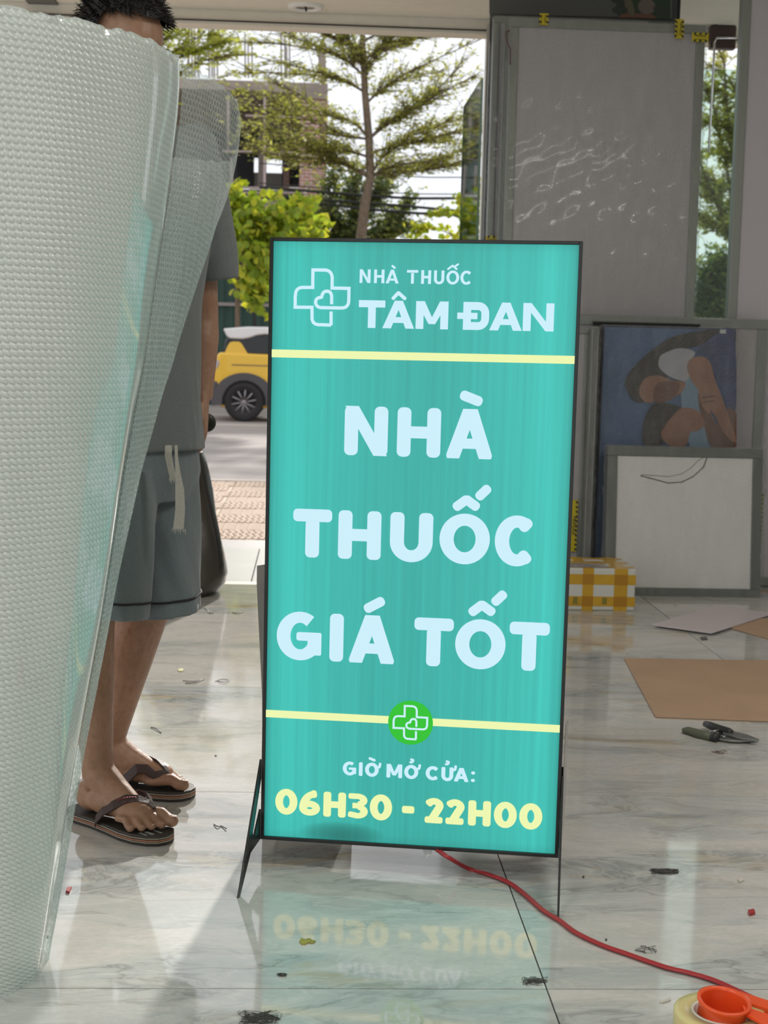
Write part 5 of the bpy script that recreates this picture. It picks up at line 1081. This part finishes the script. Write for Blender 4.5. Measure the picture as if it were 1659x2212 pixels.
def tree(name, label, trunk, branches, Y, rs, leaf_s, mats, ntw, twl, nl, trunk_r, spread=.5, depth=1.0, droop=0., copies=2, flat=.6, shape=1.):
    base = P(*trunk[0], Y); base.z = ZR; t = thing(name, label, 'tree', base, group=None)
    tp = [V((base.x, Y, ZR))]+[P(x, y, Y) for x, y in trunk[1:]]; m = MB(); tubes(m, tp, trunk_r, trunk_r*.42, 10); m.build('trunk', BARK, t)
    m = MB(); leafc = []; c0 = None
    for ci in range(copies):
        for bi, br in enumerate(branches):
            o = P(*br[0], Y); dy = (rs.uniform(.2, 1)*(1 if (bi+ci) % 2 else -1))*depth
            if ci == 0 and depth > 0: dy *= .35
            pts = []; n = len(br)
            for i, (x, y) in enumerate(br):
                f = i/(n-1); p = P(x, y, Y)
                if ci: p = o+(p-o)*(.75 if ci == 1 else .55); p.z += .05*ci*f
                p = V((p.x, Y+dy*f*abs(p.x-o.x if abs(p.x-o.x) > .5 else .5)*1.1, p.z)); pts.append(p)
            pts = catmull(pts, 5); tubes(m, pts, trunk_r*.24 if not ci else trunk_r*.15, .008, 5)
            K = len(pts)
            for k in range(ntw):
                f = rs.uniform(.18, 1); q = pts[min(K-1, int(f*(K-1)))]; t_ = (pts[min(K-1, int(f*(K-1))+1)]-pts[max(0, int(f*(K-1))-1)]).normalized()
                d = (t_*.9+V((rs.normal()*.6, rs.normal()*.8, rs.normal()*.28+.06))*1.0); d = d.normalized(); ln = twl*rs.uniform(.4, 1.1); e = q+d*ln-V((0, 0, droop*ln))
                tubes(m, [q, q+d*ln*.5, e], .010, .004, 3)
                for _ in range(nl):
                    g = rs.uniform(.15, 1.1); leafc.append(tuple(q+(e-q)*g+V(rs.normal(size=3))*V((1, 1, .5))*.055*(twl/.5)))
    m.build('branches', BARK, t, kind='stuff'); leaves('foliage', leafc, leaf_s, mats, t, rs, flat, shape); return t
rs = np.random.RandomState(11)
TB = [[(800, 385), (760, 358), (690, 345), (600, 338), (540, 325)], [(800, 385), (740, 352), (680, 315), (600, 290), (500, 262)], [(800, 382), (850, 358), (940, 348), (1010, 322)], [(800, 380), (830, 335), (890, 285), (960, 262), (1030, 235)], [(800, 380), (860, 372), (950, 365), (1020, 340)],
      [(797, 300), (760, 262), (690, 240), (600, 205), (500, 178)], [(797, 300), (840, 262), (910, 225), (1030, 165)], [(790, 200), (750, 178), (690, 160), (600, 150), (480, 140)], [(790, 225), (830, 190), (900, 150), (1035, 95)], [(785, 150), (770, 120), (740, 75), (700, 45)], [(788, 195), (800, 130), (850, 80), (900, 60)],
      [(797, 300), (720, 290), (620, 262), (520, 225)], [(798, 330), (880, 310), (980, 290), (1035, 280)], [(787, 165), (730, 120), (620, 90), (500, 70)], [(785, 130), (860, 90), (960, 60), (1040, 40)], [(800, 340), (740, 325), (640, 322), (560, 300)], [(798, 300), (860, 250), (940, 200), (1000, 130)], [(784, 110), (690, 70), (600, 40), (520, 10)], [(783, 90), (880, 40), (960, 0)]]
tree('umbrella_tree', 'slender street tree with flat tiered crown rising behind the teal sign', [(790, 640), (780, 510), (790, 430), (800, 385), (797, 300), (788, 195), (785, 110), (780, 40)], TB, 28, rs, .052, LF, 54, .60, 9, .115, depth=.9, copies=2)
TB2 = [[(300, 300), (350, 200), (420, 140), (520, 122)], [(300, 300), (340, 160), (400, 90), (470, 65)], [(300, 300), (360, 150), (430, 110), (490, 95)], [(300, 250), (330, 120), (380, 60), (430, 30)], [(300, 300), (250, 180), (180, 120), (100, 80)], [(300, 300), (230, 220), (150, 180), (60, 150)]]
tree('umbrella_tree', 'leafy street tree mostly hidden behind the head of the man', [(300, 650), (300, 450), (300, 300), (300, 200)], TB2, 26, rs, .060, LF[:1]+LF[3:]+LY[:1], 56, .5, 12, .10, copies=1, depth=.5)
TB3 = [[(512, 560), (500, 500), (480, 455), (470, 430)], [(512, 560), (540, 490), (560, 450), (520, 425)], [(512, 560), (590, 500), (650, 470), (690, 480)], [(512, 560), (580, 480), (620, 445), (660, 440)], [(512, 560), (560, 520), (620, 510), (690, 505)], [(512, 560), (550, 560), (570, 600), (560, 650)], [(512, 560), (480, 520), (460, 500), (440, 480)], [(512, 560), (545, 540), (580, 575), (590, 630)], [(512, 560), (560, 600), (540, 620), (545, 660)], [(512, 560), (600, 540), (660, 520), (700, 500)], [(512, 560), (500, 480), (520, 440), (490, 415)]]
yt = tree('yellow_leaved_tree', 'low round-leaved yellow-green tree between the man and the sign', [(516, 660), (513, 600), (512, 560)], TB3, 26.5, rs, .085, LY, 26, .34, 5, .06, copies=2, depth=.4, flat=.25, shape=2.2)
# the big round leaves of its near side, one by one
lm = []
for mt in LY:
    pts = [(.075*math.cos(t)*(1-.18*(math.cos(t/2)**8)), .07*math.sin(t), .012*math.cos(2*t)) for t in [2*math.pi*k/10 for k in range(10)]]; lm.append(MB().add(pts+[(0, 0, -.006)], [(k, (k+1) % 10, 10) for k in range(10)]).mesh('leaf', mt))
off = root_of(yt)
for i in range(240):
    while True:
        x, y = rs.uniform(455, 705), rs.uniform(412, 660)
        if (((x-580)/125)**2+((y-485)/78)**2 < 1) or (500 < x < 590 and 540 < y < 650 and (x-500) > (y-640)*.2): break
    p = P(x, y, 26.5-rs.uniform(.35, .9))-off; o = link('leaf', lm[rs.randint(4)], yt); o.location = p; o.rotation_euler = (rs.uniform(.5, 1.5), rs.uniform(-.5, .5), rs.uniform(0, 6.28)); s = rs.uniform(.75, 1.15); o.scale = (s, s, s)
TB4 = [[(1080, 600), (1040, 520), (990, 470), (930, 462)], [(1080, 600), (1060, 510), (1020, 455), (1000, 430)], [(1080, 600), (1020, 540), (960, 500), (890, 495)], [(1080, 600), (1050, 560), (980, 530), (900, 515)], [(1080, 600), (1070, 500), (1060, 440), (1040, 410)], [(1080, 600), (1120, 520), (1160, 470), (1200, 440)]]
tree('yellow_leaved_tree', 'yellowish tree showing just above the sign near the pane of the door', [(1085, 700), (1080, 600)], TB4, 27, rs, .075, LY[:3], 26, .35, 5, .06, copies=1, depth=.4, flat=.25, shape=2.)
TB5 = [[(760, 560), (730, 480), (710, 420), (720, 385)], [(760, 560), (780, 470), (820, 410), (830, 380)], [(760, 560), (820, 500), (860, 470), (880, 440)], [(760, 560), (740, 500), (700, 470), (680, 450)], [(760, 560), (800, 520), (850, 500), (880, 490)], [(760, 560), (770, 480), (760, 420), (770, 380)], [(760, 560), (720, 520), (690, 500), (680, 490)]]
tree('bushy_tree', 'dark green bushy tree behind the trunk of the tiered tree', [(760, 640), (760, 560)], TB5, 33, rs, .075, LD+LF[2:3], 60, .6, 8, .12, copies=2, depth=.6, flat=.35)
TB6 = [[(1600, 560), (1560, 460), (1550, 400), (1500, 380)], [(1600, 560), (1590, 380), (1570, 280), (1520, 260)], [(1600, 560), (1600, 300), (1580, 180), (1540, 150)], [(1600, 560), (1560, 300), (1530, 200), (1490, 180)], [(1600, 560), (1540, 420), (1500, 340), (1450, 320)], [(1600, 560), (1640, 400), (1700, 300), (1760, 260)], [(1600, 500), (1570, 240), (1560, 130), (1530, 90)], [(1600, 500), (1620, 240), (1650, 150), (1700, 100)], [(1600, 560), (1570, 500), (1540, 480), (1500, 470)]]
tree('umbrella_tree', 'leafy tree seen through the glass strip at the right', [(1600, 700), (1600, 560), (1600, 300)], TB6, 27, rs, .07, LF, 44, .5, 9, .16, copies=2, depth=.6)
TB7 = [[(1560, 760), (1540, 680), (1530, 620), (1535, 565)], [(1560, 760), (1570, 660), (1580, 600), (1575, 560)], [(1560, 760), (1600, 680), (1620, 600), (1640, 560)], [(1560, 760), (1520, 690), (1500, 640), (1490, 580)], [(1560, 760), (1560, 680), (1556, 620), (1552, 570)], [(1560, 760), (1585, 720), (1600, 680), (1610, 640)]]
tree('bushy_tree', 'dark green shrub low behind the glass strip at the right', [(1560, 800), (1560, 760)], TB7, 29.5, rs, .08, LD+LF[2:3], 60, .6, 9, .08, copies=2, depth=.4, flat=.35)
# ------------------------------------------------------------------ overhead wires
for lab, pts in (('thick overhead cable bundle crossing behind the tree trunks', [(560, 420), (700, 432), (860, 444), (1040, 460), (1400, 490)]), ('upper thin overhead wire right of the tiered tree', [(560, 352), (880, 381), (1040, 385), (1400, 410)]), ('second thin overhead wire right of the tiered tree', [(560, 395), (860, 417), (1040, 421), (1400, 440)]), ('third thin overhead wire above the cable bundle', [(560, 404), (860, 427), (1040, 430), (1400, 452)]), ('lowest thin overhead wire below the cable bundle', [(560, 425), (860, 458), (1040, 468), (1400, 520)])):
    w = thing('overhead_wire', lab, 'wire', P(*pts[2], 30)); MB().tube(catmull([P(x, y, 30) for x, y in pts], 4), .03 if 'bundle' in lab else .012, 5).build('wire', BKP, w)
# ------------------------------------------------------------------ yellow car
CY = G(525, 911, ZR).y
K = 1/(8.506*FPX/CY*1.0); car_x0 = P(455, 880, CY).x
YEL = M('yellow_paint', (.78, .46, .02), .28, Coat_Weight=.6); CLAD = M('grey_cladding', (.075, .068, .072), .6); GLZ = M('black_glass', (.008, .009, .010), .08); RW = M('white_roof_paint', (.72, .69, .68), .3, Coat_Weight=.4); TYR = M('tyre', (.022, .019, .019), .85); RIMM = M('alloy', (.30, .27, .27), .35, .6); LMP = M('lamp_glass', (.40, .36, .38), .1)
CLN, CWD = 3.19, 1.62
car = thing('car', 'small boxy yellow car with white roof driving on the road', 'car', (car_x0+CLN/2, CY+CWD/2, ZR))
def cx(x, z, y=0): return V((car_x0+x, CY+y, ZR+z))
def cq(zx, zy): return ((zx-130)*.00096, (2150-zy)*.00096)
half = [cq(x, y) for x, y in ((150, 1440), (150, 1250), (190, 1030), (270, 905), (400, 900), (700, 930), (800, 965), (1150, 990))]
low = [(0.02, .34), (0.0, .55), (.015, .72), (.02, .95), (.06, 1.08), (.14, 1.175), (.60, 1.165), (CLN-.95, 1.13), (CLN-.80, 1.10), (CLN-.12, 1.02), (CLN-.02, .90), (CLN, .55), (CLN-.03, .34), (CLN-.2, .24), (.2, .24)]
MB().prism([cx(x, z, .02) for x, z in low], (0, CWD-.04, 0)).build('body_shell', YEL, car, bevel=.04, seg=3)
gh = [(.17, 1.15), (.235, 1.40), (.42, 1.50), (CLN-1.35, 1.50), (CLN-.92, 1.12)]
MB().prism([cx(x, z, .10) for x, z in gh], (0, CWD-.20, 0)).build('window_glass', GLZ, car, bevel=.03)
rf = [(.19, 1.575), (.245, 1.46), (.30, 1.41), (.52, 1.405), (.64, 1.43), (.76, 1.475), (.90, 1.495), (CLN-1.40, 1.495), (CLN-1.33, 1.53), (CLN-1.42, 1.59), (CLN-2.0, 1.625), (.60, 1.62)]
MB().prism([cx(x, z, .07) for x, z in rf], (0, CWD-.14, 0)).build('roof', RW, car, bevel=.03, seg=3)
fin = [(.22, 1.15), (.27, 1.28), (.31, 1.345), (.36, 1.36), (.47, 1.36), (.51, 1.33), (.58, 1.22), (.63, 1.14)]
for y in (.045, CWD-.085): MB().prism([cx(x, z, y) for x, z in fin], (0, .04, 0)).build('side_fin', YEL, car, bevel=.012)
wxs = (.565, CLN-.565); WR = .335
def arch(x0, r0, r1, z0, a0=-8, a1=188, n=22):
    o = [(x0+r1*1.10*math.cos(math.radians(a)), z0+r1*math.sin(math.radians(a))) for a in [a0+(a1-a0)*k/n for k in range(n+1)]]; i = [(x0+r0*math.cos(math.radians(a)), z0+r0*math.sin(math.radians(a))) for a in [a1-(a1-a0)*k/n for k in range(n+1)]]; return o, i
for wi, wx in enumerate(wxs):
    for y, d in ((-.015, .10), (CWD-.085, .10)):
        o, i = arch(wx, .375, .50, WR); m = MB(); n = len(o)
        for k in range(n-1): m.prism([cx(*o[k], y), cx(*o[k+1], y), cx(*i[n-2-k], y), cx(*i[n-1-k], y)], (0, d, 0))
        m.build('wheel_arch', CLAD, car)
        m = MB().prism([cx(x, z, y+.002) for x, z in i], (0, d-.0, 0)); m.build('wheel_well', M('well_black', (.006, .006, .006), .9) if 'well_black' not in bpy.data.materials else bpy.data.materials['well_black'], car)
    for y, sgn in ((-.03, -1), (CWD+.03, 1)):
        Rw = Euler((math.pi/2, 0, 0)).to_matrix(); c = cx(wx, WR, y)
        wh = MB().lathe([(.205, -.03), (.23, .0), (.29, .005), (.325, -.01), (.335, -.05), (.335, -.15), (.20, -.17)], c=c, n=40, R=Rw if sgn < 0 else Euler((-math.pi/2, 0, 0)).to_matrix()).build('wheel', TYR, car)
        RR = Rw if sgn < 0 else Euler((-math.pi/2, 0, 0)).to_matrix()
        MB().lathe([(0, -.045), (.20, -.045), (.215, -.01), (.225, -.01), (.21, -.05)], c=c, n=32, R=RR).build('rim_barrel', M('rim_dark', (.03, .03, .03), .5) if 'rim_dark' not in bpy.data.materials else bpy.data.materials['rim_dark'], wh)
        for k in range(10):
            a = 2*math.pi*k/10+.1; p0 = c+RR@V((.03*math.cos(a), .03*math.sin(a), -.012)); p1 = c+RR@V((.212*math.cos(a+.1), .212*math.sin(a+.1), -.012)); MB().tube([p0, p1], [.012, .018], 6).build('spoke', RIMM, wh)
        MB().lathe([(0, .0), (.035, -.002), (.045, -.015)], c=c, n=20, R=RR).build('hub_cap', RIMM, wh)
MB().prism([cx(x, z, -.004) for x, z in ((1.06, .26), (CLN-1.06, .26), (CLN-1.06, .42), (1.06, .42))], (0, CWD+.008, 0)).build('sill', CLAD, car, bevel=.02)
for a, c_ in ((0, 1), (CLN, -1)): MB().prism([cx(a+c_*x, z, .0) for x, z in ((-.035, .36), (-.035, .62), (.02, .70), (.12, .68), (.10, .30), (.0, .30))], (0, CWD, 0)).build('bumper', CLAD, car, bevel=.03)
for a, c_ in ((0, 1), (CLN, -1)):
    for y in (.0, CWD-.30): MB().prism([cx(a+c_*x, z, y) for x, z in ((-.004, .86), (-.004, .98), (.03, 1.06), (.125, 1.04), (.145, .99), (.10, .90))], (0, .30, 0)).build('lamp', LMP if y == 0 else LMP, car, bevel=.012)
m_ = MB().box(cx(CLN-1.0, 1.13, -.06), (.16, .14, .13)).build('mirror', BLK, car, bevel=.03)
MB().prism([cx(x, z, .012) for x, z in ((.35, .96), (CLN-.35, .94), (CLN-.35, .955), (.35, .975))], (0, .012, 0)).build('body_crease', CLAD, car)
# ================================================================== added fill lamps (unseen tubes under the ceiling, put in to brighten the room)
for i, (x, y) in enumerate(((-1.2, .6), (1.7, 2.4), (.6, -1.4))):
    t = thing('fill_lamp', ('added unseen fill lamp under the ceiling at the left', 'added unseen fill lamp under the ceiling at the right', 'added unseen fill lamp under the ceiling behind the camera')[i], 'added fill lamp', (x, y, 2.70))
    MB().box((x, y, 2.685), (1.2, .06, .03)).build('fill_batten', M('fill_batten_white', (.7, .7, .7), .4) if i == 0 else bpy.data.materials['fill_batten_white'], t)
    MB().tube([V((x-.58, y, 2.65)), V((x+.58, y, 2.65))], .014, 10).build('tube', emis('fill_glow', (1, .97, .9), 5.) if i == 0 else bpy.data.materials['fill_glow'], t)
    l_ = lamp('fill_light', 'AREA', 27, (1, .97, .92), shape='RECTANGLE', size=1.2, size_y=.06); l_.location = (0, 0, -.075); l_.parent = t
up_ = P(1400, 400, 30.05); pole = thing('utility_pole', 'concrete utility pole carrying the overhead wires, hidden behind the stacked panels', 'pole', (up_.x, 30.12, ZR))
MB().tube([V((up_.x, 30.12, ZR)), V((up_.x, 30.12, 7.5))], [.14, .09], 12).build('shaft', CONC, pole)
for z in (4.25, 4.9): MB().box((up_.x, 30.03, z), (.9, .08, .08)).build('cross_arm', PIPE, pole)
